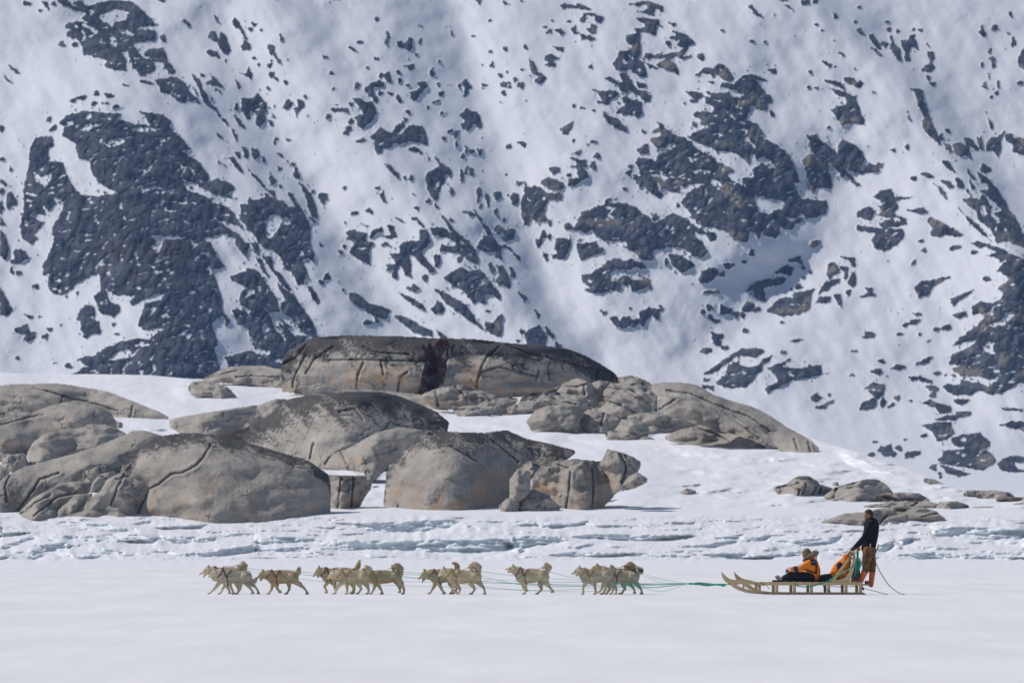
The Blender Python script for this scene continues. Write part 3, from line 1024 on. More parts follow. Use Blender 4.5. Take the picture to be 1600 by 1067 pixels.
# ------------------------------------------------------------------ broken shore ice (tide-crack ledges)
# traced shaded ice faces in photo px
FACES = """0 833 40 829 45 833 0 838|20 842 55 835 60 840 30 846|0 852 30 845 50 843 30 850 0 860|75 838 115 836 120 842 80 843|20 862 60 859 72 866 60 874 20 866|0 866 12 865 12 872 0 878|55 852 100 846 110 852 105 860 70 862
100 818 150 817 190 822 170 826 110 822|120 838 170 835 178 842 150 846 125 844|180 838 220 834 246 840 240 850 200 847|125 858 150 853 190 862 185 867 150 866|125 866 150 866 175 873 165 874 130 871|85 862 110 863 115 870 90 868|190 862 240 864 230 868 195 868
250 836 300 839 310 846 290 850 255 846|305 842 335 839 335 846 310 848|165 826 210 822 215 828 170 832|190 820 235 812 245 815 215 820|240 823 310 820 330 817 310 825 250 827|330 836 400 832 400 836 345 840|243 855 280 864 330 862 400 849 400 862 340 869 290 870 250 862|385 822 400 820 400 822
400 839 490 838 500 846 440 850 400 850|400 850 450 851 490 856 475 860 430 862 400 862|490 843 560 843 600 846 660 840 730 835 800 838 800 858 760 868 700 868 650 860 590 858 530 860 505 852|400 820 430 822 470 824 525 822 520 826 470 824|520 816 560 816 620 816 640 814 700 811 720 814 700 825 660 830 610 833 580 830 560 824|730 822 770 821 780 826 745 827|410 868 430 862 455 868 470 872 440 870|560 866 600 865 620 870 580 872
780 842 830 837 880 838 885 845 840 852 800 857|800 860 820 853 825 858 810 866|890 836 930 838 990 843 1040 840 1080 834 1085 838 1040 842 990 845 940 842 895 840|895 838 960 842 1010 845 1080 838 1078 834 1000 836 930 832|840 820 880 816 900 818 920 812 925 814 900 822 845 826|920 820 1000 822 1095 826 1090 829 1000 826 930 824|895 856 930 845 960 850 930 851|800 820 850 814 860 818 810 823|850 866 900 862 990 863 1080 868 1075 872 990 868 900 870 860 868
1085 852 1120 848 1150 842 1150 848 1110 856|1120 840 1160 834 1155 839 1130 843|1085 866 1140 862 1200 857 1200 862 1140 868|1150 873 1180 868 1220 866 1200 873|1100 848 1125 845 1160 843 1200 836 1200 842 1160 848|1190 856 1250 850 1300 845 1300 850 1250 857 1200 862
1100 866 1130 864 1170 865 1200 862 1250 858 1300 857 1300 862 1240 868 1180 874 1120 873|1200 843 1270 842 1315 838 1310 846 1260 852 1210 850|1200 832 1250 836 1330 834 1330 838 1260 840 1200 836|1370 852 1395 845 1400 852 1385 862 1370 860|1400 843 1425 838 1430 846 1410 852|1455 828 1500 822 1540 822 1600 824 1600 843 1540 842 1500 838 1460 838|1480 846 1540 843 1600 848 1600 853 1540 850|1400 866 1460 862 1530 866 1600 870 1600 876 1520 873 1440 874|1300 860 1340 863 1330 868 1300 866|1520 860 1600 862 1600 866 1530 864|1430 855 1470 852 1500 858 1460 860"""
def ledge(P, X, Y, px, k, up, dn, wob=0, one=False, seed=1):
    """steep face inside polygon P: depth held back over its height, relaxing over 'up'/'dn' px beyond it"""
    lo, hi = P.min(0), P.max(0); i = np.where((px > lo[0]-2) & (px < hi[0]+2))[0]
    if len(i) < 3: return None
    xs = px[i]; n = len(P); yt = np.full(len(xs), 1e9); yb = np.full(len(xs), -1e9)
    for q in range(n):
        a, b = P[q], P[(q+1) % n]
        if abs(a[0]-b[0]) < 1e-6: continue
        t = (xs-a[0])/(b[0]-a[0]); ok = (t >= 0) & (t <= 1); y = a[1]+t*(b[1]-a[1])
        yt = np.where(ok, np.minimum(yt, y), yt); yb = np.where(ok, np.maximum(yb, y), yb)
    ok = yb > yt-1e-6; yc = np.where(ok, (yt+yb)/2, 0); h = np.where(ok, yb-yt, 0)
    if ok.sum() < 2: return None
    yc = np.interp(xs, xs[ok], yc[ok]); h = h if one else np.maximum(h*(1+.5*fbm(xs/11, xs*0+seed, 7, 2)), 0); h = blur(h[None], 8 if one else 2)[0]
    yc = yc+wob*fbm(xs/13, xs*0+seed*1.7, 9, 3)
    yt, yb = yc-h/2, yc+h/2; A = k*h/2; Yl = Y[:, i]
    u = np.clip((Yl-yt)/np.maximum(h, .3), 0, 1)
    if one: r = 2*A*(u-1)*np.where(Yl < yt, np.exp((Yl-yt)/up), 1)
    else: r = A*(2*u-1)*np.where(Yl < yt, np.exp((Yl-yt)/up), 1)*np.where(Yl > yb, np.exp(-(Yl-yb)/dn), 1)
    if one: r = r*sstep(lo[0], lo[0]+40, xs)*np.clip((hi[0]-xs)/130, 0, 1)
    f = sstep(-.6, .6, Yl-yt)*sstep(-.6, .6, yb-Yl)*sstep(.3, 1.2, h)
    return i, r, f
def build_shore():
    px = np.arange(-560, 2161, 1.7); py = np.concatenate([np.arange(893, 800, -.7), np.arange(800, 780, -4)])
    X, Y = np.meshgrid(px, py); nr, nc = X.shape
    r0 = CAM_H*F_PX/(876-HOR); lin = r0+(876-Y)/72*(421-r0)+np.clip(804-Y, 0, 99)*.5
    res = np.zeros_like(X); face = np.zeros_like(X); rg = np.random.default_rng(4); polys = []
    for pl in FACES.replace('\n', '|').split('|'):
        v = [float(a) for a in pl.split()]; P = np.array(list(zip(v[::2], v[1::2])))
        for rep in (0, -1600, 1600): polys.append((P+np.array((rep, 0)), .145, 7, 5, .8))
    for _ in range(620):
        cx = rg.uniform(-550, 2150); cy = rg.uniform(808, 873); wd = rg.uniform(9, 48); h = rg.uniform(1.2, 4.2); sl = rg.normal(0, .05)
        t = np.linspace(-1, 1, 9); top = [(cx+a*wd, cy+sl*a*wd-h*(1-a*a)*.5) for a in t]; bt = [(cx+a*wd, cy+sl*a*wd+h*(1-a*a)*.5) for a in t[::-1]]
        polys.append((np.array(top+bt), .105, 5, 3, 2.0))
    for n_, (P, k, up, dn, wob) in enumerate(polys):
        o = ledge(P, X, Y, px, k, up, dn, wob, seed=n_)
        if o is None: continue
        i, r, f = o; res[:, i] += r; face[:, i] = np.maximum(face[:, i], f*(1 if k > .13 else .4))
    res = np.clip(res, -1.4, 1.4)
    band = sstep(801, 808, Y)*sstep(879, 873, Y)
    lump = fbm(X/9, Y/4, 43, 3)*.16+fbm(X/3.2, Y/2.2, 53, 2)*.05+fbm(X/40, Y/12, 73, 2)*.35
    R = lin+(res-lump)*band; R = np.where(Y > 876, CAM_H*F_PX/(Y-HOR), R)
    Z = CAM_H+(HOR-Y)/F_PX*R
    Z = Z+np.where(Y > 871, .02*sstep(893, 874, Y)+.05*np.clip(fbm(X/22, Y/4, 63, 3), -.2, 1)*sstep(888, 874, Y), 0)
    Z = np.where(Y > 891, -.05, Z)
    V = np.stack([(X-800)/F_PX*R, R, Z], -1)
    n = mat_snow('shore_ice_snow', 4.5, .5, .06)
    a = n.attr('face'); nz = n.noise(1.1, 4, .6)
    n.col(n.mix(n.ramp(n.math('MULTIPLY', a, n.math('ADD', nz, .35)), .35, 1.0), (.83, .83, .86), (.83, .875, .90)))  # steep faces tinted bluer: sky shade put into the colour
    tag(mesh_np('shore_ice', V, grid_faces(nr, nc)[:, ::-1]*1, [n.m], attrs={'face': face}), kind='structure')
build_shore()
# ------------------------------------------------------------------ snow covered island
def crest_y(px):
    return np.interp(px, [-600, 0, 100, 235, 300, 440, 600, 900, 1000, 1150, 1228, 1281, 1340, 1375, 1412, 1437, 1475, 1530, 1600, 2200],
                     [574, 582, 584.5, 585, 592, 598, 600, 610, 615, 650, 663, 690, 705, 720, 730, 742, 757, 768, 775, 792])
def build_island():
    px = np.arange(-600, 2201, 2.2); n = 190
    cy = crest_y(px)+2.0*fbm(px/70, px*0+3.3, 3, 3)
    bot = 812.0; t = np.linspace(0, 1, n)[:, None]
    Y = bot+(cy[None]-bot)*t; X = np.repeat(px[None], n, 0)
    R = r_land(Y)
    amp = sstep(812, 780, Y)
    R = R+amp*(6.5*fbm(X/130, Y/26, 7, 3)+2.2*fbm(X/60+Y/60, Y/11, 17, 3)+.5*fbm(X/14, Y/6, 27, 3))
    # snow bulge shaped to fall into shade, then steep drift banks by the outcrops
    gb = np.exp(-((X-985)/62)**2-((Y-750)/36)**2); R = R*(1-.8*np.clip(gb*1.5, 0, 1))+r_land(Y)*.8*np.clip(gb*1.5, 0, 1)-5.5*gb
    for P, k in (
                 (np.array([(250, 612), (300, 604), (350, 612), (380, 622), (340, 632), (290, 628)]), .45),
                 (np.array([(1290, 700), (1330, 712), (1400, 742), (1460, 760), (1400, 756), (1330, 728)]), .35)):
        o = ledge(P, X, Y, px, k, 22, 6, 0, one=True)
        if o: R[:, o[0]] += o[1]
    R = np.where(Y > 803, r_land(Y), np.maximum.accumulate(np.where(Y > 803, 0, R), 0))
    Z = CAM_H+(HOR-Y)/F_PX*R; rows = [np.stack([(X-800)/F_PX*R, R, Z], -1)]
    Zc, Rc = Z[-1], R[-1]
    for k in range(1, 30):          # rounded far side falling away behind the crest
        d = k*3.0; s = sstep(0, 1, k/29)
        r = Rc+d; z = Zc-(Zc+1.0)*s; rows.append(np.stack([(px-800)/F_PX*Rc*(r/Rc), r, z], -1)[None])
    V = np.concatenate(rows, 0)
    m = mat_snow('island_snow', 1.6, .30, .12, (1, .4, 1))
    tag(mesh_np('snow_ground', V, grid_faces(V.shape[0], V.shape[1])[:, ::-1], [m.m]), kind='structure')
build_island()
# ------------------------------------------------------------------ granite outcrops of the island
def mat_granite():
    n = NM('granite', .8, .25)
    v = n.map((1, 1, 1)); a = n.noise(.9, 5, .6, v); b = n.noise(3.6, 6, .7, v); c = n.noise(15, 4, .65, v)
    base = n.mix(n.ramp(a, .3, .7), (.33, .298, .262), (.54, .485, .42))
    base = n.mix(n.ramp(b, .35, .7), base, (.39, .35, .305))
    base = n.mix(n.math('MULTIPLY', n.ramp(c, .50, .68), .4), base, (.19, .175, .165))
    base = n.mix(n.math('MULTIPLY', n.ramp(n.noise(.35, 3, .5, n.map((3, 3, .5))), .45, .7), .55), base, (.27, .255, .24))
    vs = n.noise(1.0, 4, .65, n.map((4.5, 4.5, .5))); base = n.mix(n.math('MULTIPLY', n.ramp(vs, .54, .70), .5), base, (.17, .155, .145))
    st = n.noise(1.0, 4, .6, n.map((2.2, 2.2, .35)))
    oc = n.math('MULTIPLY', n.attr('ochre'), n.ramp(st, .35, .6))
    base = n.mix(oc, base, (.46, .30, .185))
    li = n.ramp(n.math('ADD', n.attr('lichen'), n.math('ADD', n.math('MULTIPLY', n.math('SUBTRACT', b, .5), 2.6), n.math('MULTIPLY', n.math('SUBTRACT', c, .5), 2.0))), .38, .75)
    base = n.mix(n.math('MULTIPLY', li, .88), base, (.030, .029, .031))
    base = n.mix(n.math('MULTIPLY', n.attr('crack'), .68), base, (.04, .036, .034))
    red = n.ramp(n.math('MULTIPLY', n.attr('red'), n.math('ADD', b, .45)), .35, .6)
    base = n.mix(red, base, (.060, .020, .018))
    n.col(base)
    n.bump(n.math('ADD', n.math('MULTIPLY', a, .8), n.math('ADD', n.math('MULTIPLY', b, .5), n.math('MULTIPLY', c, .14))), .7, .13)
    return n.m
GRAN = mat_granite()
def r_surf(y): return np.where(np.asarray(y) > 804, 408.8+(876-np.asarray(y))/72*12.2, r_land(y))
def VA(s): v = [float(a) for a in s.split()]; return list(zip(v[::2], v[1::2]))
def inflate(mask):
    """smooth pillow height over a mask: membrane equation, coarse to fine"""
    def down(m):
        h, w_ = m.shape; h2, w2 = (h+1)//2, (w_+1)//2; p = np.zeros((h2*2, w2*2)); p[:h, :w_] = m
        return p.reshape(h2, 2, w2, 2).mean((1, 3))
    levels = [mask.astype(float)]
    while min(levels[-1].shape) > 10: levels.append(down(levels[-1]))
    u = None
    for L in range(len(levels)-1, -1, -1):
        m = levels[L] > .5; h2 = (4.0**L)
        if u is None: u = np.zeros(m.shape)
        else:
            u = np.repeat(np.repeat(u, 2, 0), 2, 1)[:m.shape[0], :m.shape[1]]
            if u.shape != m.shape: u = np.pad(u, ((0, m.shape[0]-u.shape[0]), (0, m.shape[1]-u.shape[1])))
        for _ in range(70 if L else 50):
            p = np.pad(u, 1); u = np.where(m, .25*(p[:-2, 1:-1]+p[2:, 1:-1]+p[1:-1, :-2]+p[1:-1, 2:]+h2), 0)
    u = np.clip(u/u.max(), 0, 1); return .55*np.sqrt(u)+.45*u
RK = []
def rock(name, label, tile, poly, cracks=(), T=.62, lean=.7, lich_shade=.0, lh=.35, ochre=0, red=0, rough=1.0, dil=1.6, back=0, grain=0, cat='rock', group=None):
    x0, y0, s = tile; P = np.array(VA(poly))/s+np.array((x0, y0)); seed = len(RK)*7+3
    C = [np.array(VA(c))/s+np.array((x0, y0)) for c in cracks]
    lo, hi = P.min(0), P.max(0); wd, ht = hi-lo; ext = .28*ht+2
    st = 1.15 if wd*ht > 1500 else .8
    px = np.arange(lo[0]-4, hi[0]+4, st); py = np.arange(lo[1]-4, hi[1]+ext+4, st)
    X, Y = np.meshgrid(px, py)
    sd = sdist(P, X, Y)+.7*rough*fbm(X/7, Y/7, seed, 3); m0 = sd > -dil
    if m0.sum() < 30: return
    big = np.where(m0, Y, -1e9); yb = big.max(0); has = yb > 0
    yt = np.where(m0, Y, 1e9).min(0)
    ybm = hi[1]; ybf = np.where(has, yb, np.interp(px, px[has], yb[has]))
    ytf = np.where(has, yt, np.interp(px, px[has], yt[has]))
    m1 = m0 | ((Y > ybf-1) & (Y < ybf+ext*(.25+.75*np.exp(-((X-(lo[0]+hi[0])/2)/(wd*.45))**4))) & has[None])
    g = inflate(m1)
    r0 = float(r_surf(ybm)); ppm = F_PX/r0; Tm = T*min(wd*.8, ht*1.3)/ppm+.05
    if group == G4: r0 = min(r0, 546+(660-ybm)*.10)
    ybc = np.maximum(ybf, np.percentile(yb[has], 35)); k = max(2, int(len(px)*.13))
    base = blur(r_surf(ybc)[None], k, 1)[0]; base = (base-base.min())*(.15 if group == G4 else 1)
    base = blur(np.minimum(base, .5*wd/ppm)[None], k, 1)[0]+r0+back
    sel = has & (np.abs(px-(lo[0]+hi[0])/2) < wd*.35)
    jb = np.clip(((yb-py[0])/st).astype(int), 0, len(py)-1); gb = g[jb, np.arange(len(px))][sel].mean()
    lx = math.cos(grain); ly = math.sin(grain)
    U = X*lx+Y*ly; Vv = -X*ly+Y*lx
    D = base[None]+lean*(ybm-Y)/ppm+Tm*(gb-g)
    amp = rough*sstep(0, .35, g)
    D = D-amp*(.016*min(wd, 90)*fbm(X/(wd*.35+14), Y/(ht*.5+9), seed, 3)/1.0)
    D = D-amp*((.045 if wd*ht > 12000 else .11)*ridged(U/70, Vv/20, seed+5, 2)+.035*fbm(X/8, Y/7, seed+6, 3)+.012*fbm(X/2.4, Y/2.4, seed+8, 2))
    ck = np.zeros_like(X)
    for c in C:
        d = pdist(c, X+1.6*fbm(X/9, Y/9, seed+9, 2), Y+1.6*fbm(X/8, Y/8, seed+19, 2)); wv = 1.1+.6*fbm(X/15, Y/15, seed+4, 2)
        D = D+.26*np.exp(-(d/(wv*.7+.55))**2)-.07*np.exp(-((d-4)/3.0)**2); ck = np.maximum(ck, np.exp(-(d/(wv*.45+.25))**2))
    big_ = min(wd, ht); sc = np.clip(big_*.55, 10, 30)*(1.6 if rough < .9 else 1.0)
    pj = perlin((X+.3*Y)/sc, (Y-.2*X)/(sc*.8), seed+61)+.22*perlin(X/6, Y/6, seed+62); jm = sstep(-.05, .25, perlin(X/(sc*1.3), Y/(sc*1.3), seed+63))
    ck2 = np.exp(-(pj/(.035 if rough < .9 else .05))**2)*jm*sstep(.12, .3, g)*(.55 if rough < .9 else .9); D = D+.13*ck2; ck = np.maximum(ck, .75*ck2**2)
    idx = -np.ones(X.shape, int)
    # cells kept where all four corners are inside
    cut = m0 | ((Y > ybf-1) & (Y < ybf+min(ext, 5)) & has[None])
    cell = cut[:-1, :-1] & cut[1:, :-1] & cut[1:, 1:] & cut[:-1, 1:]
    use = np.zeros(X.shape, bool)
    for a in (0, 1):
        for b in (0, 1): use[a:a+cell.shape[0], b:b+cell.shape[1]] |= cell
    nv = use.sum(); idx[use] = np.arange(nv)
    q = np.stack([idx[:-1, :-1], idx[1:, :-1], idx[1:, 1:], idx[:-1, 1:]], -1)[cell]
    Db = D+(Tm*.9+.25)*g*1.6+.05
    rim = np.zeros(X.shape, bool); nb = np.pad(use, 1); rim = use & ~(nb[:-2, 1:-1] & nb[2:, 1:-1] & nb[1:-1, :-2] & nb[1:-1, 2:])
    def w3(R): return np.stack([(X-800)/F_PX*R, R, CAM_H+(HOR-Y)/F_PX*R], -1)[use]
    Vf, Vb = w3(D), w3(Db)
    # border quads joining the two shells
    e = {}
    for f in q:
        for a, b in ((f[0], f[1]), (f[1], f[2]), (f[2], f[3]), (f[3], f[0])):
            if (b, a) in e: del e[(b, a)]
            else: e[(a, b)] = 1
    side = np.array([(b, a, a+nv, b+nv) for a, b in e], int).reshape(-1, 4)
    V = np.concatenate([Vf, Vb]); Q = np.concatenate([q, q[:, ::-1]+nv, side])
    tt = (Y-ytf)/max(ht*lh, 4)
    li = lich_shade*(1.0-tt)+lich_shade*.8*fbm((X-.8*Y)/26, Y/34, seed+30, 4)+(.10*lich_shade)  # lichen dark, also the crevice shade painted on the backing rocks
    li = np.clip(li, -1, 1.2)*(lich_shade > 0)-.6*(lich_shade <= 0)
    oc = ochre*sstep(.35, .75, (Y-ytf)/(ybf-ytf+1))*sstep(-.25, .35, fbm(X/30, Y/60, seed+40, 2))
    rd = red*sstep(-.35, .1, fbm(X/12, Y/12, seed+50, 2))*np.ones_like(X)
    cen = V.mean(0); at = {'lichen': li, 'ochre': oc, 'crack': ck, 'red': rd}
    o = mesh_np(name, V-cen, Q, [GRAN], attrs={k: np.concatenate([a[use], a[use]]) for k, a in at.items()})
    o.location = cen; tag(o, label, cat, group); RK.append(o); return o
V1 = (0, 560, 3.81); V2 = (250, 500, 3.333); V3 = (600, 500, 3.333); V4 = (950, 560, 3.81); V5 = (1200, 700, 4.0)
G1 = 'bedrock ledges at the left end of the island'; G2 = 'granite domes along the shore'; G3 = 'rocks of the upper outcrop'; G4 = 'jumbled boulders below the upper outcrop'; G5 = 'low rocks on the snow slope to the right'
# --- left ledges
rock('bedrock_outcrop', 'long flat grey ledge, topmost rock at the left edge of the photo', V1, '-60 170 0 165 60 158 200 155 260 150 380 155 520 178 640 200 760 245 860 285 960 325 1000 350 950 350 900 370 840 350 770 340 680 340 600 280 520 275 440 270 350 300 200 330 -60 335', ['200 172 440 240 620 285 700 310', '375 222 355 270', '792 285 775 345'], grain=.25, group=G1)
rock('boulder', 'smooth whale-backed rock just under the topmost left ledge', V1, '-60 400 0 385 100 355 200 320 330 275 440 255 520 262 600 290 660 330 690 375 690 410 500 412 420 425 330 445 240 475 180 530 150 575 -60 580', ['-20 400 120 365 260 330'], lich_shade=.35, lh=.15, ochre=.5, grain=-.3, group=G1)
rock('bedrock_outcrop', 'thin rock sliver at the left edge between two larger ledges', V1, '-60 325 80 322 200 325 100 365 -60 400', back=2, group=G1)
rock('rock', 'tiny dark rock at the right tip of the whale-backed left rock', V1, '685 375 725 385 722 420 690 418', rough=.6, group=G1)
rock('boulder', 'flat-topped pale rock in the middle of the left ledges, wavy surface', V1, '165 560 200 500 260 455 380 420 500 415 520 395 620 395 700 420 750 450 640 505 500 545 400 585 300 610 180 615', ['500 395 540 420'], grain=-.4, group=G1)
rock('rock', 'small square block at the left edge below the whale-backed rock', V1, '10 640 20 600 50 575 150 570 160 605 100 645 60 670', group=G1)
rock('rock', 'small wedge stone beside the square block at the left edge', V1, '90 625 210 615 170 645 85 660', group=G1)
rock('rock', 'low stone cut by the left edge of the photo, under the square block', V1, '-60 640 0 640 50 670 20 720 -60 740', group=G1)
rock('rock', 'dark stone cut by the left edge of the photo, above the square block', V1, '-60 560 0 568 52 572 12 620 -60 630', back=1, group=G1)
rock('bedrock_outcrop', 'long arched ledge sweeping from the lower left corner up towards the large dome', V1, '-60 760 5 730 40 700 120 660 250 620 400 580 520 545 640 500 740 460 790 432 850 430 960 460 880 500 800 560 770 600 690 620 600 610 500 650 470 700 400 735 330 745 250 800 180 860 100 935 60 935 0 925 -60 925', ['350 680 240 720 190 790 130 870 80 930', '60 700 30 760 40 850'], lich_shade=.15, lh=.08, grain=-.5, T=.55, group=G1)
rock('boulder', 'small oval stone wedged under the arched left ledge', V1, '490 680 500 640 560 615 630 600 660 620 650 660 580 700 530 720', T=.7, lean=.5, group=G1)
rock('rock', 'fist-shaped stone right of the oval stone under the arched ledge', V1, '645 615 690 615 692 655 650 668', group=G1)
rock('rock', 'narrow stone tucked between the arched ledge and the large dome', V1, '688 640 720 625 775 618 765 660 700 672', group=G1)
rock('bedrock_outcrop', 'grooved slab at the shore in the lower left corner', V1, '105 932 140 890 200 830 300 780 370 740 540 735 530 780 440 812 350 900 330 952 250 952', ['200 940 260 890 330 830 450 800', '120 930 210 860 300 810'], grain=-.7, group=G1)
rock('bedrock_outcrop', 'narrow split slab at the shore beside the grooved slab', V1, '345 950 350 900 400 860 450 812 545 805 480 870 400 912 370 952', grain=-.7, group=G1)
rock('bedrock_outcrop', 'stepped narrow slab above the split slab', V1, '528 795 560 730 600 690 680 675 622 740 575 795', ['600 700 640 720'], group=G1)
rock('bedrock_outcrop', 'broad tilted slab at the shore touching the left side of the large dome', V1, '370 950 430 900 500 860 600 790 640 720 700 690 745 670 760 700 885 755 840 850 800 935 600 950', ['740 690 700 770 660 865', '690 720 760 700'], grain=-.6, T=.4, group=G1)
rock('rock', 'dark filler rock added behind the oval stone of the left ledges, shade put into its colour', V1, '440 700 500 640 640 600 770 590 830 560 800 700 760 760 640 780 520 800 440 740', lich_shade=.6, lh=1, back=3, T=.2, lean=.4, group=G1)  # filler added behind the gap, its dark colour painted as shade
# --- domes
rock('granite_dome', 'largest smooth granite dome at the left shore, black lichen along its ridge', (0, 0, 1), '208 806 218 786 231 762 202 748 207 723 220 699 234 690 257 681 289 677 328 679 362 686 400 696 440 708 481 720 512 741 516 760 515 798 470 806 430 811 400 813 340 814 250 812', ['330 694 318 715 305 728 285 738 268 740 248 756 232 765 222 785 212 804'], T=.55, lean=.9, lich_shade=1.0, lh=.2, ochre=.5, grain=.2, rough=.8, group=G2)
rock('rock_outcrop', 'short brown wet rock wall filling the gap right of the largest dome', (0, 0, 1), '512 742 545 744 582 743 578 760 569 772 557 796 514 799', ['533 746 530 770 528 797', '553 746 550 770 548 795'], T=.3, lean=.25, ochre=1, lich_shade=.25, lh=.3, back=1.2)
rock('bedrock_outcrop', 'tapering slab on the snow left of the middle dome, pointed at its left end', V2, '50 525 90 510 240 485 400 460 500 445 480 475 410 565 300 602 140 588 60 545', grain=-.2, group=G2)
rock('bedrock_outcrop', 'dark-edged slab leaning against the left side of the middle dome', V2, '398 565 430 500 500 450 600 415 652 412 622 460 562 522 500 560', grain=-.6, lich_shade=.2, lh=.1, group=G2)
rock('granite_dome', 'broad middle dome with black lichen streaks fanning down from its top', V2, '300 600 350 590 520 540 600 470 650 420 760 395 900 385 1000 375 1150 375 1250 400 1350 440 1440 480 1500 530 1492 572 1380 578 1290 640 1230 710 1170 765 1060 800 870 765 780 735 650 700 500 650', ['1200 530 1150 580 1080 605 1040 650 960 670 880 720 860 750', '1210 540 1290 560', '930 480 1010 460 1060 520', '800 640 780 720'], T=.5, lean=1.3, lich_shade=1.05, lh=.5, grain=.3, group=G2)
rock('boulder', 'smooth lobe of rock hanging from the lower edge of the middle dome', V2, '865 755 900 700 1000 660 1120 590 1250 560 1370 575 1262 662 1182 752 1102 835 1060 775 960 762', ['945 685 970 750'], T=.7, lean=.5, ochre=.7, back=-3, group=G2)
rock('granite_dome', 'bluff grey dome right of the snow chute with a dark flake on its crown', V3, '0 975 15 790 60 730 100 690 130 640 210 580 330 585 520 590 640 575 740 620 880 650 990 680 940 720 860 742 760 742 710 785 655 830 658 920 612 950 612 998 300 992', ['240 590 330 650 420 700 480 735', '520 595 640 690 700 740'], T=.55, lean=1.0, lich_shade=.95, lh=.28, ochre=.9, grain=.4, rough=.8, group=G2)
rock('boulder', 'narrow upright boulder in the notch right of the bluff dome', V3, '655 925 655 830 700 775 760 790 762 880 700 935', T=.7, lean=.3, ochre=.5, back=-12, group=G2)
rock('rock', 'small capstone over the notch right of the bluff dome', V3, '700 782 740 740 850 738 800 790 770 815', lich_shade=.5, lh=.5, back=-30, group=G2)
rock('boulder', 'blocky orange-stained outcrop with vertical water streaks at the shore', V3, '768 890 775 820 820 760 900 735 1000 725 1130 740 1182 770 1195 900 1105 995 950 995 900 965 850 905', ['970 790 965 880 950 980', '1085 770 1090 860 1080 985', '900 750 960 770'], T=.5, lean=.45, lich_shade=.55, lh=.25, ochre=1, grain=1.4, group=G2)
rock('boulder', 'tall leaning boulder at the right end of the shore outcrops', V3, '1128 745 1165 675 1230 690 1300 715 1335 740 1312 790 1242 862 1195 895 1172 800', ['1230 695 1260 760 1240 850'], T=.6, lean=.45, lich_shade=.5, lh=.3, ochre=.8, back=-18, group=G2)
rock('rock', 'flat wedge of rock sticking out to the right under the tall leaning boulder', V3, '1238 872 1270 820 1320 795 1368 825 1310 855', T=.6, ochre=.5, back=-24, group=G2)
rock('boulder', 'squat round boulder at the foot of the orange-stained outcrop', V3, '688 995 720 900 780 885 850 910 912 970 908 995', T=.7, lean=.3, ochre=.5, lich_shade=.3, lh=.2, back=-1, group=G2)
rock('rock', 'small low stone at the shore right of the bluff dome', V3, '605 965 640 932 705 930 692 995 612 1000', T=.7, ochre=.3, back=-1, group=G2)
# --- upper outcrop
rock('rock', 'low tan rock on the skyline left of the upper outcrop', V2, '225 308 300 270 370 245 540 240 600 255 645 262 645 355 560 350 480 325 340 310', ['400 300 480 290 620 300', '250 300 400 262'], grain=.1, lean=1.5, ochre=.3, group=G3)
rock('boulder', 'lone oval rock lying on the snow field left of the upper outcrop', V2, '150 345 170 325 220 318 280 325 350 350 395 395 390 412 330 418 220 390 165 375', T=.9, lean=.4, grain=.4, lich_shade=.2, lh=.1)
rock('rock_outcrop', 'long flat-topped upper outcrop with black crown and rust-stained cracked face', (0, 0, 1), '442 606 441 569 448 554 466 539 490 528 538 525.5 610 526 670 529 740 531 792 537 858 542 888 546.5 915 557 939 570 960 584 967 593 945 597 912 594 888 594 870 602 858 611 828 618 807 621 780 618 750 606 720 603 690 603 672 618 653 618 610 614 550 610 499 613 472 609', ['478 554 460 590 457 605', '520 542 490 563 478 584', '568 566 559 587 556 611', '514 563 565 561.5 604 563.6 664 564.5', '595 564.5 599.5 584', '637 581 625 590 622 611', '568 542 589 551 640 554', '442 569 460 560 478 539', '780 542 759 560 750 581 744 605', '861 561.5 855 575 858 593', '750 581 780 573.5 816 582.5 837 587', '841.5 578 837 593', '792 539 822 551 861 560 912 572 954 581', '933 578 931.5 593', '954 584 960 596', '690 532 672 560 664 585 655 612', '700 545 696 580 690 600'], T=.38, lean=.45, lich_shade=1.25, lh=.5, ochre=1, rough=1.3, grain=.1, dil=2, group=G3)
rock('bedrock_outcrop', 'dark sloping skirt of rock below the left part of the upper outcrop', V2, '700 365 830 330 1000 358 1345 388 1440 420 1500 470 1440 480 1340 450 1200 400 1000 380 850 385', T=.4, lich_shade=.4, lh=.3, back=-.5, group=G3)
rock('heath_patch', 'dark red heath growing down a gully in the middle of the upper outcrop', V3, '175 395 195 290 215 200 190 130 250 100 330 100 345 130 300 190 325 210 310 300 280 340 225 395', T=.12, lean=.45, red=.9, lich_shade=1.1, lh=3, rough=2.2, back=-6, dil=.5, cat='heath')
rock('rock', 'ochre-tinted cracked rock below the red gully', V3, '198 390 270 360 400 340 500 370 522 402 490 432 380 448 280 448 215 420', ['270 362 280 445', '370 345 430 410'], T=.7, lean=.6, ochre=.7, lich_shade=.3, lh=.2, group=G4)
rock('rock', 'long low tan rock right of the cracked rock under the outcrop', V3, '365 350 480 362 600 400 692 410 640 452 540 432 430 422', ['500 370 560 420'], T=.6, ochre=.6, back=1, group=G4)
rock('rock', 'small pale slab half buried in snow under the cracked rock', V3, '362 462 450 445 560 468 552 488 400 492', T=.6, back=-2, group=G4)
rock('rock', 'flat dark rock behind the pale half-buried slab', V3, '470 440 540 425 640 448 640 472 560 478 480 470', T=.5, lich_shade=.3, lh=.3, group=G4)
rock('rock', 'rounded brown rock at the dip between outcrop and jumbled boulders', V3, '645 458 740 418 815 430 785 470 650 475', T=.6, ochre=.3, group=G4)
rock('boulder', 'layered grey boulder at the left of the jumble', V3, '790 425 830 385 900 375 1000 400 1062 420 1058 462 980 455 880 445 820 455', ['850 390 900 420 1000 440', '900 380 940 410'], T=.6, grain=.3, group=G4)
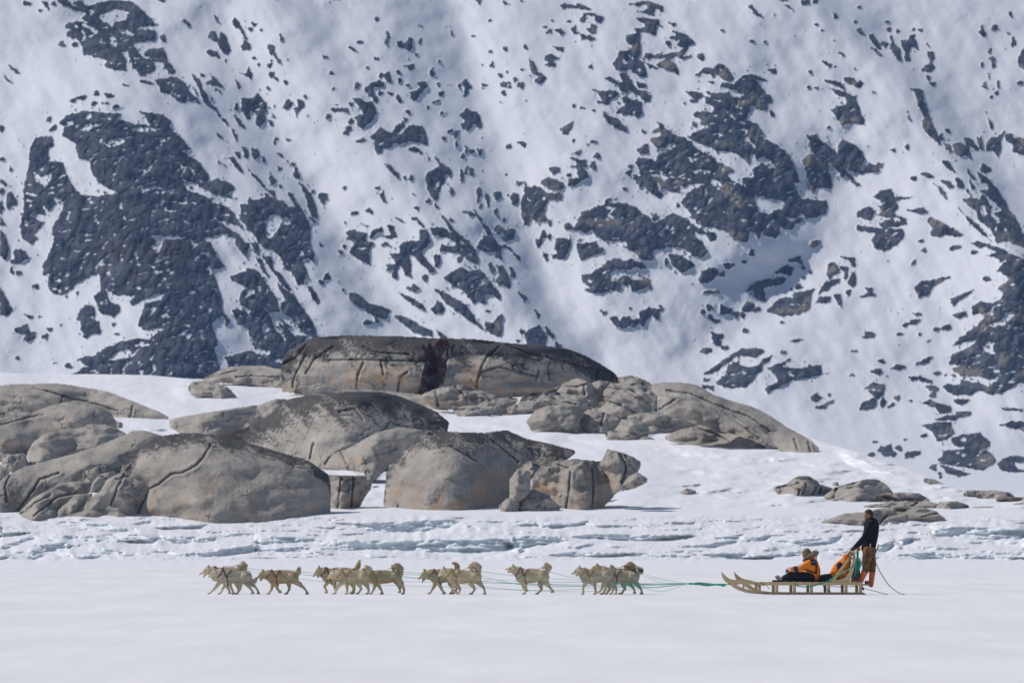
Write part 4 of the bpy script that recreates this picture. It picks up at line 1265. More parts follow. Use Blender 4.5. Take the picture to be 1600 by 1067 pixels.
rock('boulder', 'lumpy boulder topping the left part of the jumble', V3, '902 372 940 330 1000 305 1060 320 1122 370 1112 422 1060 442 1020 402', ['1040 340 1045 390', '940 345 1000 350 1060 330'], T=.6, lich_shade=.2, lh=.2, back=1, group=G4)
rock('rock', 'small angular rock just right of the lumpy boulder', V3, '1065 335 1120 318 1185 325 1162 372 1120 405', T=.6, back=1.5, group=G4)
rock('boulder', 'ribbed round boulder in the middle of the jumble', V3, '1142 378 1180 330 1260 335 1340 360 1392 410 1382 482 1310 485 1290 432 1230 402', ['1160 350 1250 365 1340 420', '1200 340 1300 370 1370 430'], T=.6, grain=.5, back=.5, group=G4)
rock('boulder', 'dark topmost boulder of the jumble on the skyline', V3, '1222 302 1290 290 1360 315 1412 350 1432 425 1400 455 1350 365 1240 335', ['1290 295 1350 340'], T=.6, lich_shade=.5, lh=.3, back=3, group=G4)
rock('boulder', 'small folded boulder in the lower middle of the jumble', V3, '1085 465 1130 458 1180 415 1250 405 1332 450 1312 490 1270 505 1180 512', ['1180 425 1250 450 1300 480'], T=.6, back=-.5, group=G4)
rock('boulder', 'large smooth grey block at the lower left of the jumble, standing in snow', V3, '748 522 790 470 850 450 960 440 1042 465 1012 520 1008 584 790 588', T=.6, lean=.5, back=-1, group=G4)
rock('boulder', 'split boulder right of the large smooth grey block', V3, '1012 580 1020 500 1060 470 1130 475 1232 520 1202 562 1140 584', ['1150 485 1130 540'], T=.6, back=-1, group=G4)
rock('boulder', 'neat rounded boulder low in the jumble beside the snow', V3, '1205 572 1240 525 1290 515 1350 535 1382 572 1350 598', T=.8, lean=.4, back=-1.5, group=G4)
rock('bedrock_outcrop', 'smooth horizontal slab right of the neat rounded boulder', V4, '118 345 200 325 330 335 450 365 532 398 400 435 330 448 190 444 140 375', T=.6, grain=.1, group=G4)
rock('bedrock_outcrop', 'long upper slab of the right ridge running down to a dark tip', V4, '262 170 270 155 350 145 430 145 530 160 620 215 750 260 860 290 960 340 1055 405 1140 450 1210 490 1250 530 1208 572 1120 552 1020 525 950 435 860 375 700 315 560 250 500 220 340 200 285 200', ['350 190 500 210', '500 215 560 240 700 300 850 350 960 430', '1110 480 1130 545', '1190 500 1210 560'], T=.45, lean=1.0, lich_shade=.15, lh=.1, grain=.55, group=G3)
rock('bedrock_outcrop', 'smooth lower slab of the right ridge, curved like a whale back', V4, '298 300 296 220 340 195 430 210 560 250 700 320 850 370 950 440 1025 525 900 520 740 465 620 405 500 362 400 335', ['310 300 400 245', '700 330 800 400 900 480'], T=.55, lean=.7, grain=.45, back=-1, group=G3)
rock('rock', 'low rough slab at the foot of the right ridge', V4, '345 462 430 425 560 400 640 430 700 440 850 490 935 525 820 524 700 505 590 515 450 495', ['520 410 640 450 740 500'], T=.4, lean=1.5, lich_shade=.2, lh=.2, back=-2, group=G3)
rock('rock', 'thin dark strip of rock at the snow edge under the neat rounded boulder', V4, '-10 435 160 438 275 482 200 488 0 468', T=.4, red=.3, back=-1, group=G4)
rock('rock', 'small hump of rock on the flank of the right ridge above the rough slab', V4, '475 362 560 362 640 403 662 432 600 415 530 395', T=.6, back=-2, group=G3)
rock('rock', 'dark backing rock added behind the jumbled boulders, crevice shade put into its colour', V3, '690 470 720 400 900 350 960 312 1120 325 1230 300 1400 350 1436 440 1490 482 1400 505 1250 540 1050 520 1000 465 800 462', ['800 420 1000 400', '1050 340 1080 480', '1200 340 1230 500'], lich_shade=.75, lh=3, T=.12, lean=.7, back=21, rough=1.5, group=G4)  # backing added behind the boulders, darkened in colour as crevice shade
# --- right
rock('rock', 'tiny isolated stone on the open snow right of the shore outcrops', V4, '430 797 470 775 520 790 505 806 450 812', T=.8)
rock('boulder', 'cracked turtle-shaped rock with a pointed left end on the right snow slope', V5, '38 245 120 225 160 190 200 175 260 180 310 210 325 230 402 250 390 270 330 285 280 292 200 305 120 292 60 262', ['60 250 130 235 200 220', '240 230 210 290', '300 240 275 290', '330 245 320 280', '150 240 200 260 190 300'], T=.5, lich_shade=.2, lh=.2, grain=.2, group=G5)
rock('boulder', 'smooth rounded whaleback rock right of the cracked turtle-shaped rock', V5, '360 292 420 250 500 225 620 195 690 200 740 230 782 282 740 302 650 302 620 330 480 322 400 318', ['430 250 410 310', '500 228 560 210'], T=.5, lean=1.0, grain=-.3, group=G5)
rock('rock', 'flatter brown rock overlapping the right end of the whaleback rock', V5, '628 327 660 300 740 285 850 280 940 285 1005 322 920 332 840 337 700 334', ['720 300 800 320'], T=.5, ochre=.2, back=-1, group=G5)
rock('bedrock_outcrop', 'low elongated slab behind the standing man\'s head', V5, '600 363 720 348 850 333 1000 335 1062 350 1042 377 940 373 700 372', ['930 345 900 365'], T=.4, ochre=.2, group=G5)
rock('rock', 'short rounded slab to the right of the elongated slab', V5, '1042 378 1080 340 1180 335 1252 360 1220 377 1130 388', T=.5, group=G5)
rock('bedrock_outcrop', 'wide flat tan slab directly behind the standing man', V5, '335 463 480 410 600 403 700 380 800 368 930 366 1050 395 1112 450 1000 464 800 477 600 477 400 477', ['640 440 600 470', '800 385 860 390', '960 430 1060 410', '740 420 700 470'], T=.35, lean=1.6, ochre=.35, rough=.8, group=G5)
rock('rock', 'thin strip of rock on the crest of the right snow slope', V5, '978 190 1040 198 1105 232 1060 222', T=.5, rough=.4, group=G5)
rock('rock', 'small rounded rock at the left end of the far right rock line', V5, '1228 282 1245 265 1305 268 1308 294 1250 292', T=.6, group=G5)
rock('rock', 'oblong grey rock in the far right rock line, rounded right end', V5, '1310 270 1420 268 1510 280 1545 307 1440 308 1310 296', ['1500 282 1510 305'], T=.5, group=G5)
rock('rock', 'long flat rock reaching the right edge of the photo', V5, '1430 314 1560 308 1720 312 1720 345 1640 345 1520 328', T=.4, group=G5)
rock('rock', 'dark rock at the right edge of the photo below the long flat rock', V5, '1535 352 1600 340 1720 345 1720 375 1610 372', T=.5, group=G5)
rock('rock', 'thin tan strip of rock in the snow near the right edge of the photo', V5, '1283 371 1370 366 1455 380 1380 383', T=.4, rough=.4, group=G5)
rock('rock', 'small round stone alone on the snow above the whaleback rock', V5, '403 222 420 211 441 215 441 230 415 233', T=.9, rough=.4, dil=.8, group=G5)
rock('rock', 'tiny stone touching the top right of the cracked turtle-shaped rock', V5, '318 205 342 205 344 212 325 216', T=.9, rough=.3, dil=.8, group=G5)
# ------------------------------------------------------------------ body building
FPPM = 66.0   # photo px per metre where the team runs
def L(px, py, y=0.0): return Vector(((px-800)/FPPM, y, (928.2-py)/FPPM))
YT = 200.0
def capsule(VF, p0, r0, p1, r1, n=12, m=4):
    V, Fc = VF; p0, p1 = Vector(p0), Vector(p1); d = p1-p0; ln = d.length
    ax = d.normalized() if ln > 1e-6 else Vector((0, 0, 1)); q = Vector((0, 0, 1)).rotation_difference(ax)
    prof = [(-math.cos(a)*r0, math.sin(a)*r0) for a in np.linspace(0, math.pi/2, m+1)]+[(ln+math.sin(a)*r1, math.cos(a)*r1) for a in np.linspace(0, math.pi/2, m+1)]
    rings = []
    for k, (h, r) in enumerate(prof):
        if r < 1e-5: rings.append([len(V)]); V.append(p0+q@Vector((0, 0, h))); continue
        rings.append(list(range(len(V), len(V)+n)))
        for i in range(n):
            a = 2*math.pi*i/n; V.append(p0+q@Vector((r*math.cos(a), r*math.sin(a), h)))
    for A, B in zip(rings, rings[1:]):
        for i in range(n):
            j = (i+1) % n
            if len(A) == 1 and len(B) > 1: Fc.append((A[0], B[j], B[i]))
            elif len(B) == 1 and len(A) > 1: Fc.append((A[i], A[j], B[0]))
            elif len(A) > 1: Fc.append((A[i], A[j], B[j], B[i]))
def py_mesh(name, V, Fc, mats=(), parent=None, smooth=True):
    me = bpy.data.meshes.new(name); me.from_pydata([tuple(v) for v in V], [], Fc); me.update()
    for m in mats: me.materials.append(m)
    me.polygons.foreach_set('use_smooth', [smooth]*len(me.polygons))
    o = bpy.data.objects.new(name, me); COL.objects.link(o)
    if parent: o.parent = parent
    return o
def fuse(name, caps, voxel, mat, parent=None, smooth=4, squash=None):
    """one continuous skin over tapered limbs"""
    VF = ([], [])
    for c in caps: capsule(VF, *c)
    if squash:
        for v in VF[0]: v.y = squash(v)
    t = py_mesh('tmp', *VF); md = t.modifiers.new('r', 'REMESH'); md.mode = 'VOXEL'; md.voxel_size = voxel; md.use_smooth_shade = True
    if smooth: sm = t.modifiers.new('s', 'SMOOTH'); sm.iterations = smooth; sm.factor = .5
    dg = bpy.context.evaluated_depsgraph_get(); me = bpy.data.meshes.new_from_object(t.evaluated_get(dg)); me.name = name
    old = t.data; bpy.data.objects.remove(t); bpy.data.meshes.remove(old)
    me.materials.clear(); me.materials.append(mat); me.polygons.foreach_set('use_smooth', [True]*len(me.polygons))
    o = bpy.data.objects.new(name, me); COL.objects.link(o)
    if parent: o.parent = parent
    return o
def tube(name, pts, rad, mat, parent=None, n=6, sub=6, V=None, Fc=None):
    """round rope or rod through points (Catmull-Rom)"""
    P = [Vector(p) for p in pts]
    if sub > 1 and len(P) > 2:
        Q = []; E = [P[0]*2-P[1]]+P+[P[-1]*2-P[-2]]; rr = [] ; R = rad if isinstance(rad, (list, tuple)) else [rad]*len(P)
        for i in range(1, len(E)-2):
            for k in range(sub):
                t = k/sub; a, b, c, d = E[i-1:i+3]
                Q.append(.5*((2*b)+(c-a)*t+(2*a-5*b+4*c-d)*t*t+(3*b-a-3*c+d)*t**3)); rr.append(R[i-1]*(1-t)+R[i]*t)
        Q.append(P[-1]); rr.append(R[-1])
    else: Q = P; rr = list(rad) if isinstance(rad, (list, tuple)) else [rad]*len(P)
    own = V is None
    if own: V, Fc = [], []
    prev = None; up = None
    for i, p in enumerate(Q):
        d = (Q[min(i+1, len(Q)-1)]-Q[max(i-1, 0)]).normalized()
        if up is None: up = d.orthogonal().normalized()
        up = (up-d*up.dot(d)).normalized(); s = d.cross(up)
        b = len(V)
        for k in range(n):
            a = 2*math.pi*k/n; V.append(p+(up*math.cos(a)+s*math.sin(a))*rr[i])
        if prev is not None:
            for k in range(n): Fc.append((prev+k, prev+(k+1) % n, b+(k+1) % n, b+k))
        else: Fc.append(tuple(range(b+n-1, b-1, -1)))
        prev = b
    Fc.append(tuple(range(prev, prev+n)))
    return py_mesh(name, V, Fc, [mat], parent) if own else None
def tris(me):
    me.calc_loop_triangles(); n = len(me.loop_triangles); a = np.empty(n*3, np.int32); me.loop_triangles.foreach_get('vertices', a)
    v = np.empty(len(me.vertices)*3, np.float32); me.vertices.foreach_get('co', v); return v.reshape(-1, 3), a.reshape(-1, 3)
def fur(name, body, parent, mat, count, lenf, widf, flow, lay=.7, seed=0):
    """short tapering tufts rooted in the skin, laid along the coat direction"""
    rg = np.random.default_rng(seed); v, t = tris(body.data); a, b, c = v[t[:, 0]], v[t[:, 1]], v[t[:, 2]]
    N = np.cross(b-a, c-a); ar = np.linalg.norm(N, axis=1); N /= ar[:, None]+1e-12
    i = rg.choice(len(t), count, p=ar/ar.sum()); u, w_ = rg.random(count), rg.random(count); s = u+w_ > 1; u[s], w_[s] = 1-u[s], 1-w_[s]
    P = a[i]+(b-a)[i]*u[:, None]+(c-a)[i]*w_[:, None]; N = N[i]
    Ln = lenf(P)*rg.uniform(.6, 1.3, count); Wd = widf(P)*rg.uniform(.7, 1.3, count); ok = Ln > .004
    P, N, Ln, Wd = P[ok], N[ok], Ln[ok], Wd[ok]; n = len(P)
    Fl = flow(P)+rg.normal(0, .28, (n, 3)); Fl -= (Fl*N).sum(1)[:, None]*N; Fl /= np.linalg.norm(Fl, axis=1)[:, None]+1e-9
    D = N*(1-lay)+Fl*lay; D /= np.linalg.norm(D, axis=1)[:, None]; S = np.cross(D, N); S /= np.linalg.norm(S, axis=1)[:, None]+1e-9
    root = P-N*.004; mid = root+D*Ln[:, None]*.55+N*.1*Ln[:, None]; tip = root+D*Ln[:, None]
    V = np.stack([root-S*Wd[:, None], root+S*Wd[:, None], mid+S*Wd[:, None]*.7, mid-S*Wd[:, None]*.7, tip], 1).reshape(-1, 3)
    o = np.arange(n)[:, None]*5; Q = np.concatenate([o+[0, 1, 2], o+[0, 2, 3], o+[3, 2, 4]])
    return mesh_np(name, V, Q, [mat], parent)
# ------------------------------------------------------------------ dogs
def mat_fur(name, a, b, c):
    n = NM(name, .9, .1); p = n.noise(5, 3, .5); q = n.noise(38, 3, .6)
    k = n.mix(n.ramp(p, .35, .65), a, b); n.col(n.mix(n.math('MULTIPLY', n.ramp(q, .45, .75), .7), k, c))
    n.b.inputs['Sheen Weight'].default_value = .15
    return n.m
FURS = [mat_fur('fur_cream', (.68, .55, .35), (.82, .70, .50), (.40, .28, .16)),
        mat_fur('fur_grey_cream', (.58, .50, .37), (.72, .64, .49), (.28, .24, .18)),
        mat_fur('fur_sand', (.55, .42, .25), (.69, .55, .36), (.32, .22, .12))]
DARKF = mat_fur('fur_dark', (.05, .04, .03), (.10, .08, .06), (.03, .03, .03))
M_NOSE = simple('nose_black', (.015, .013, .013), .4); M_TONGUE = simple('tongue_pink', (.42, .10, .09), .5); M_EYE = simple('eye_dark', (.02, .012, .008), .2)
STRAP = {'red': simple('strap_red', (.26, .035, .025), .7), 'black': simple('strap_black', (.03, .03, .03), .7), 'yellow': simple('strap_yellow', (.40, .27, .06), .7), 'brown': simple('strap_brown', (.14, .05, .03), .7)}
M_PAWTIP = mat_fur('fur_muzzle', (.22, .20, .18), (.30, .27, .24), (.12, .11, .10))
def dog(nose, head, ear, C, hip, tail, legs, lane, label, fi=0, strap='red', open_=1, tongue=1, tr=.05, near=(1, 0, 0, 1), seed=0, sz=1.0, dark=None, muz=False):
    ox = (C[0]+hip[0])/2; O = Vector(((ox-800)/FPPM, YT+lane, 0)); root = empty('sled_dog', O, label, 'dog', 'dogs pulling the sledge')
    def q(p, y=0.0): return Vector(((p[0]-ox)/FPPM, y, (928.2-p[1])/FPPM))
    c, h, hd, ns = q(C), q(hip), q(head), q(nose); caps = []
    mid = c.lerp(h, .5)-Vector((0, 0, .012)); sh = c+Vector((.035, 0, .045))
    caps += [(c, .162*sz, mid, .142*sz), (mid, .142*sz, h+Vector((-.07, 0, .01)), .125*sz), (h+Vector((-.07, 0, .01)), .125*sz, h+Vector((.035, 0, .005)), .128*sz), (sh, .12*sz, h+Vector((-.02, 0, .045)), .092*sz)]
    nk = c+(hd-c).normalized()*.11+Vector((0, 0, .01)); caps += [(nk, .135*sz, hd+(nk-hd)*.28, .100*sz), (c+Vector((-.05, 0, -.03)), .13*sz, nk, .12*sz)]
    mz = (ns-hd); ml = mz.length; mz.normalize(); dn = Vector((mz.z, 0, -mz.x))
    if dn.z > 0: dn = -dn
    caps += [(hd, .076*sz, hd+mz*ml*.35, .058*sz), (hd+mz*ml*.30, .047*sz, ns-mz*.015, .027*sz), (hd-mz*.02+dn*.03, .083*sz, hd+mz*.02+dn*.045, .062*sz)]
    jw = (mz*.80+dn*(.62 if open_ else .25)).normalized(); jb = hd+mz*ml*.30+dn*.034; je = jb+jw*ml*.50
    caps += [(jb, .030*sz, je, .017*sz)]
    e0 = q(ear)
    for s in (-1, 1):
        b = hd+Vector((.012, s*.045, .052)); tp = Vector((e0.x+(.018 if s > 0 else 0), s*.058, e0.z)); tp = b+(tp-b)*1.25; caps.append((b, .034, b.lerp(tp, .6), .022)); caps.append((b.lerp(tp, .5), .024, tp, .007))
    for k, (pts, yn) in enumerate(zip(legs, near)):
        y = -.085 if yn else .085; J = [q(p, y) for p in pts]; front = k < 2
        top = (c+Vector((.02, 0, -.02)) if front else h+Vector((.01, 0, -.01))); top = Vector((top.x, y*.95, top.z))
        fp = J[2]; toe = fp+Vector((-.045, 0, -.006))
        fp = Vector((fp.x+.008, fp.y, max(fp.z, .022)));
        if toe.z < .02: toe.z = .02
        if front: R = (.098, .050, .030, .026)
        else: R = (.118, .062, .031, .026)
        R = [r*sz for r in R]
        caps += [(top, R[0], J[0], R[1]), (J[0], R[1], J[1], R[2]), (J[1], R[2]*.98, fp, R[3]*.92), (fp, .026, toe, .022)]
    n = len(tail); tp = [q(t, .02*math.sin(i)) for i, t in enumerate(tail)]
    tp = [h+Vector((.08, 0, .06))]+tp
    for i in range(len(tp)-1):
        a, b = i/(len(tp)-1), (i+1)/(len(tp)-1); f = lambda t: tr*(.62+.75*math.sin(math.pi*min(1, t*1.05+.05)))
        caps.append((tp[i], f(a), tp[i+1], f(b)))
    body = fuse('body', caps, .0125, FURS[fi], root, 3, lambda v: v.y*.86)
    # coarse coat relief
    hx, cz = hd.x, c.z
    tails = np.array([(t.x, t.z) for t in tp[2:]]) if len(tp) > 2 else np.array([(9., 9.)])
    def lenf(P):
        d = np.min(np.hypot(P[:, None, 0]-tails[None, :, 0], P[:, None, 2]-tails[None, :, 1]), 1)
        base = np.where(P[:, 2] < .10, .010, np.where(P[:, 2] < .27, .026, .050))
        base = np.where((P[:, 0] < hx-.045), .008, base); base = np.where((P[:, 0] > hx-.01) & (P[:, 0] < hx+.22) & (P[:, 2] > cz), .050, base)
        base = np.where(P[:, 2] > e0.z-.075, np.minimum(base, np.where(P[:, 0] < hx+.08, .006, base)), base)
        return np.where(d < .09, .055, base)
    def widf(P): return np.where(P[:, 2] < .2, .004, .0065)
    def flow(P):
        x = np.where(P[:, 0] < hx, .9, 1.0); return np.stack([x, P[:, 1]*0, np.where(P[:, 2] > .25, -.45, -1.2)], 1)
    fur('coat', body, root, FURS[fi], 5200, lenf, widf, flow, .72, seed)
    if dark:
        for dc, dr in dark:
            bb = fuse('dark_patch', [(q(dc, -.0), dr, q((dc[0]+1, dc[1]+1), 0), dr*.9)], .016, DARKF, root, 1)
            fur('dark_coat', bb, root, DARKF, 500, lambda P: np.full(len(P), .04), lambda P: np.full(len(P), .007), flow, .7, seed+1)
    # face
    V, Fc = [], []; capsule((V, Fc), ns-mz*.006, .017, ns+mz*.006, .013, 8, 3); py_mesh('nose', V, Fc, [M_NOSE], root)
    for s in (-1, 1):
        V, Fc = [], []; e = hd+mz*.052-dn*.022+Vector((0, s*.047, 0)); capsule((V, Fc), e, .0095, e+Vector((0, s*.003, 0)), .0095, 8, 3); py_mesh('eye', V, Fc, [M_EYE], root)
    V, Fc = [], []; a0 = hd+mz*ml*.35+dn*.012; capsule((V, Fc), a0+dn*.010, .020, a0+mz*ml*.30+dn*.016, .010, 8, 3); py_mesh('mouth', V, Fc, [M_NOSE], root)
    if tongue:
        V, Fc = [], []; t0 = jb+jw*ml*.2-dn*.008; t1 = je-dn*.014; capsule((V, Fc), t0, .014, t1, .013, 8, 3); capsule((V, Fc), t1, .013, t1+Vector((-.004, 0, -.034*tongue)), .010, 8, 3)
        py_mesh('tongue', V, Fc, [M_TONGUE], root)
    # harness straps laid on the coat
    if strap:
        v, t = tris(body.data); bv = BVHTree.FromPolygons([Vector(p) for p in v.tolist()], t.tolist())
        def lay(pts, w_=.0105, out=.020):
            V, Fc = [], []; prev = None
            for i in range(len(pts)-1):
                for k in range(6):
                    p = pts[i].lerp(pts[i+1], k/6); loc, nm, _, _ = bv.find_nearest(p); pp = loc+nm*out
                    V.append(pp)
            T = []; n_ = len(V); W_ = []
            for i, p in enumerate(V):
                d = (V[min(i+1, n_-1)]-V[max(i-1, 0)]).normalized(); nm = bv.find_nearest(p)[1]; s = d.cross(nm).normalized(); W_ += [p+s*w_, p-s*w_, p+s*w_+nm*.006, p-s*w_+nm*.006]
                if i: b = (i-1)*4; Fc += [(b, b+4, b+5, b+1), (b+2, b+3, b+7, b+6), (b, b+2, b+6, b+4), (b+1, b+5, b+7, b+3)]
            return W_, Fc
        AV, AF = [], []
        def add(pts, **k):
            a, f = lay(pts, **k); o = len(AV); AV.extend(a); AF.extend([tuple(i+o for i in g) for g in f])
        for s in (-1, 1):
            Y = s*.3
            neck_hi = c+Vector((-.08, 0, .19)); neck_lo = c+Vector((-.20, 0, -.02)); bk = c+Vector((.13, 0, .22)); bl = c+Vector((.06, 0, -.22)); sd = c+Vector((.035, s*.3, .01))
            add([neck_hi, Vector(((neck_hi.x+neck_lo.x)/2, s*.28, (neck_hi.z+neck_lo.z)/2)), neck_lo])
            add([neck_hi+Vector((.02, s*.06, 0)), c+Vector((-.03, s*.26, .06)), sd, c+Vector((.06, s*.25, .10)), bk])
            add([sd, c+Vector((.04, s*.25, -.10)), bl]); add([bk, h+Vector((-.02, s*.05, .20)), h+Vector((.08, 0, .16))], w_=.009)
        py_mesh('harness', AV, AF, [STRAP[strap]], root, True)
    root['hitch'] = 1
    return root, O+h+Vector((.09, 0, .13))
HITCH = []
def D(*a, **k): r, h = dog(*a, **k); del r['hitch']; HITCH.append(h); return r
D((311, 897), (323, 889.5), (324, 882.5), (340, 897), (368, 895), [(375, 890), (374, 884), (378, 881), (382, 883), (381, 889)], [[(342.5, 909), (334, 919), (326.5, 926.5)], [(352.5, 915), (356, 921), (358, 926)], [(368, 911), (371, 919), (370, 926.5)], [(380, 908), (389, 917.5), (395, 926)]], .55, 'cream dog with curled tail at the very front of the team', 0, 'red', tongue=1.2, seed=1)
D((327, 900.5), (336, 894), (335, 887.5), (354, 901), (382.5, 900), [(389, 899), (392, 906), (397.5, 908), (400.5, 902)], [[(354, 910), (349, 918), (344, 926.5)], [(359, 910), (362.5, 919), (366, 926.5)], [(376, 910), (375.5, 920), (371, 926.5)], [(386, 910), (399, 916), (405, 926)]], -.25, 'grey-backed cream dog with low hooked tail, nearer of the leading pair', 1, 'black', tongue=.6, tr=.036, near=(0, 1, 1, 0), seed=2)
D((401, 903), (410, 896), (410, 889), (430, 901.5), (455, 901), [(462, 896), (466, 892), (467, 886)], [[(426, 912.5), (424, 920), (420, 926.8)], [(432, 914), (434, 920.5), (439, 924.5)], [(451, 910), (452, 919), (448, 926.5)], [(464, 910), (475, 917.5), (481, 926.8)]], .0, 'lone cream sledge dog in a bright red harness with a short upright bushy tail', 2, 'red', tongue=.8, tr=.045, near=(0, 1, 0, 1), seed=3)
D((488.5, 900), (497, 891), (497, 884), (514, 898.5), (544, 897), [(552, 890), (557.5, 885.5), (559, 880), (560.5, 875)], [[(512.5, 907.5), (506, 916), (510, 925)], [(522, 914), (523, 920.5), (523, 926.5)], [(549, 911), (552, 919), (548, 926)], [(551, 912), (553, 920), (551.5, 926.5)]], .6, 'sledge dog with raised front paw and thin tail pointing straight up', 2, 'black', tongue=0, tr=.034, near=(1, 0, 0, 1), seed=4)
D((512, 904.5), (520.5, 896), (519.5, 889.5), (540, 900.5), (566, 901), [(574, 893), (576, 888), (572, 885.5), (569, 889)], [[(531, 913), (526, 920), (522.5, 926.8)], [(542, 912.5), (542.5, 920), (542, 926.8)], [(561, 912), (565, 919), (560, 926)], [(573, 913), (576, 920), (575, 926.5)]], -.25, 'stocky pale dog with a fluffy ball-like tail, in front of the thin-tailed dog', 0, 'yellow', tongue=.4, tr=.047, near=(1, 0, 1, 0), seed=5)
D((558, 905), (567, 896), (566.5, 889.5), (586, 901.5), (616.5, 901), [(624.5, 896), (625, 888), (620, 883), (613.5, 885), (614, 891)], [[(586, 912.5), (583.5, 920), (580, 926.5)], [(591, 914), (595, 920), (597.5, 926.8)], [(623, 912.5), (624, 919), (625, 924.5)], [(627, 913), (631, 919.5), (630.5, 926.5)]], .2, 'brownish dog with big curled tail, its head hidden behind the ball-tailed dog', 2, 'yellow', tongue=0, near=(0, 1, 0, 1), seed=6)
D((654, 904), (663, 896), (661.5, 888.5), (683.5, 900), (706, 898.5), [(713, 890), (714, 884.5), (711, 880), (706.5, 879)], [[(679.5, 912), (675, 920), (671, 927)], [(686.5, 913), (690, 921), (694.5, 926.5)], [(703, 911), (707, 919), (705, 926.5)], [(711, 911), (713.5, 919), (709, 926.5)]], .55, 'sledge dog with long red tongue hanging out and tail curving forward', 2, 'brown', tongue=2.2, tr=.036, near=(0, 1, 0, 1), seed=7)
D((685, 900), (693, 891.5), (692.5, 884.5), (711, 901), (741, 900), [(747, 893), (746.5, 885), (741, 881), (735, 884), (736.5, 889.5)], [[(709, 914), (706, 920), (713.5, 924.5)], [(715, 914), (719, 920), (716.5, 927)], [(736, 911), (742, 919.5), (737, 927)], [(748, 909.5), (755.5, 917), (758, 926.8)]], -.25, 'big cream dog with a large ring-shaped tail, in front of the long-tongued dog', 0, 'yellow', tongue=.5, near=(1, 0, 1, 0), seed=8, tr=.053)
D((790.5, 889), (801, 888), (801, 881), (818, 899.5), (846.5, 899), [(855, 891), (857, 885.5), (852.5, 881.5), (849.5, 885.5)], [[(820, 912), (822, 920), (819.5, 926.8)], [(817, 911), (817.5, 918), (824, 922.5)], [(844, 912), (846, 920.5), (840, 926.5)], [(853, 910), (859, 917), (864.5, 924)]], .0, 'lone sledge dog holding its head high with mouth open, in a dark red harness', 0, 'brown', tongue=.3, tr=.045, near=(1, 0, 0, 1), seed=9)
D((893.5, 896), (903.5, 890), (905, 883), (919, 900.5), (946, 898), [(954.5, 893), (956.5, 888), (954.5, 884), (953, 888)], [[(914, 911), (910.5, 918), (911, 926.8)], [(928, 911), (930, 919), (930, 927)], [(945, 909), (946, 919), (941, 927)], [(949, 911), (953, 919), (948, 926.5)]], -.35, 'long-legged pale grey dog in yellow harness, front of the group closest to the sledge', 1, 'yellow', tongue=0, near=(1, 0, 1, 0), seed=10, tr=.04)
D((921, 891), (932, 886.5), (934, 880), (949, 899), (977, 897), [(986, 891), (989.5, 886), (985, 882), (979, 884), (977.5, 888)], [[(943, 911), (941, 919), (936, 925.5)], [(952.5, 911), (952.5, 919), (947, 926.5)], [(973, 911), (976.5, 919.5), (972.5, 926.5)], [(983, 910), (990, 918), (993, 926)]], .75, 'mostly hidden dog with a big arched yellowish tail, closest group to the sledge', 2, 'red', tongue=0, near=(0, 1, 1, 0), seed=11, tr=.058)
D((935, 896), (945, 890), (945, 884.5), (962, 901), (988, 900), [(995, 895.5), (1000, 893), (1001, 889.5), (997, 887.5), (994, 885.5)], [[(959, 912), (963, 920), (962.5, 927)], [(956, 912), (958, 920), (955.5, 926.8)], [(974, 911), (977, 920), (970, 927)], [(993, 910), (1001, 918.5), (1003.5, 926.8)]], .25, 'last dog of the team, dark patch on its rump and ragged dark-tipped tail', 1, 'red', tongue=0, near=(0, 1, 0, 1), seed=12, dark=[((990, 894.5), .085), ((1000.5, 891), .04)], tr=.038)
# ------------------------------------------------------------------ sledge
def mat_wood():
    n = NM('sledge_wood', .6, .3); g = n.noise(6, 5, .6, n.map((.8, 6, 6))); q = n.noise(40, 3, .5, n.map((.3, 3, 3)))
    c = n.mix(g, (.50, .36, .18), (.72, .56, .33)); n.col(n.mix(n.math('MULTIPLY', n.ramp(q, .5, .8), .5), c, (.26, .19, .11))); n.bump(g, .3, .01); return n.m
WOOD = mat_wood(); M_RUN = simple('runner_shoe', (.16, .155, .16), .4); M_BLK = simple('black_cord', (.02, .02, .022), .8)
M_GRN = simple('green_rope', (.05, .42, .29), .55, .25, 60); M_TAN = simple('tan_cord', (.28, .22, .14), .8); M_TAR = simple('grey_tarpaulin', (.06, .068, .075), .35, .5, 9, .8, .03, .5)
M_SEAT = simple('dark_hide', (.035, .032, .034), .9, .4, 20, .6, .02)
SLO = Vector((L(1240, 928)[0], YT, 0)); SL = empty('dog_sledge', SLO, 'long pale wooden dog sledge with upturned runner tips and tall slanted uprights', 'sledge')
def S(px, py, y=0.0): return Vector(((px-800)/FPPM-SLO.x, y, (928.2-py)/FPPM))
def plate(name, pts, y0, y1, mat, parent, bev=.006):
    n = len(pts); V = [S(x, z, y0) for x, z in pts]+[S(x, z, y1) for x, z in pts]
    Fc = [tuple(range(n)), tuple(range(2*n-1, n-1, -1))]+[(i, i+n, (i+1) % n+n, (i+1) % n) for i in range(n)]
    o = py_mesh(name, V, Fc, [mat], parent, False)
    if bev: b = o.modifiers.new('bevel', 'BEVEL'); b.width = bev; b.segments = 2; b.limit_method = 'ANGLE'
    return o
def smooth_poly(P, sub=5):
    Q = []; E = [P[0]]+P+[P[-1]]
    for i in range(1, len(E)-2):
        a, b, c, d = [np.array(p, float) for p in E[i-1:i+3]]
        for k in range(sub): t = k/sub; Q.append(tuple(.5*((2*b)+(c-a)*t+(2*a-5*b+4*c-d)*t*t+(3*b-a-3*c+d)*t**3)))
    return Q+[tuple(P[-1])]
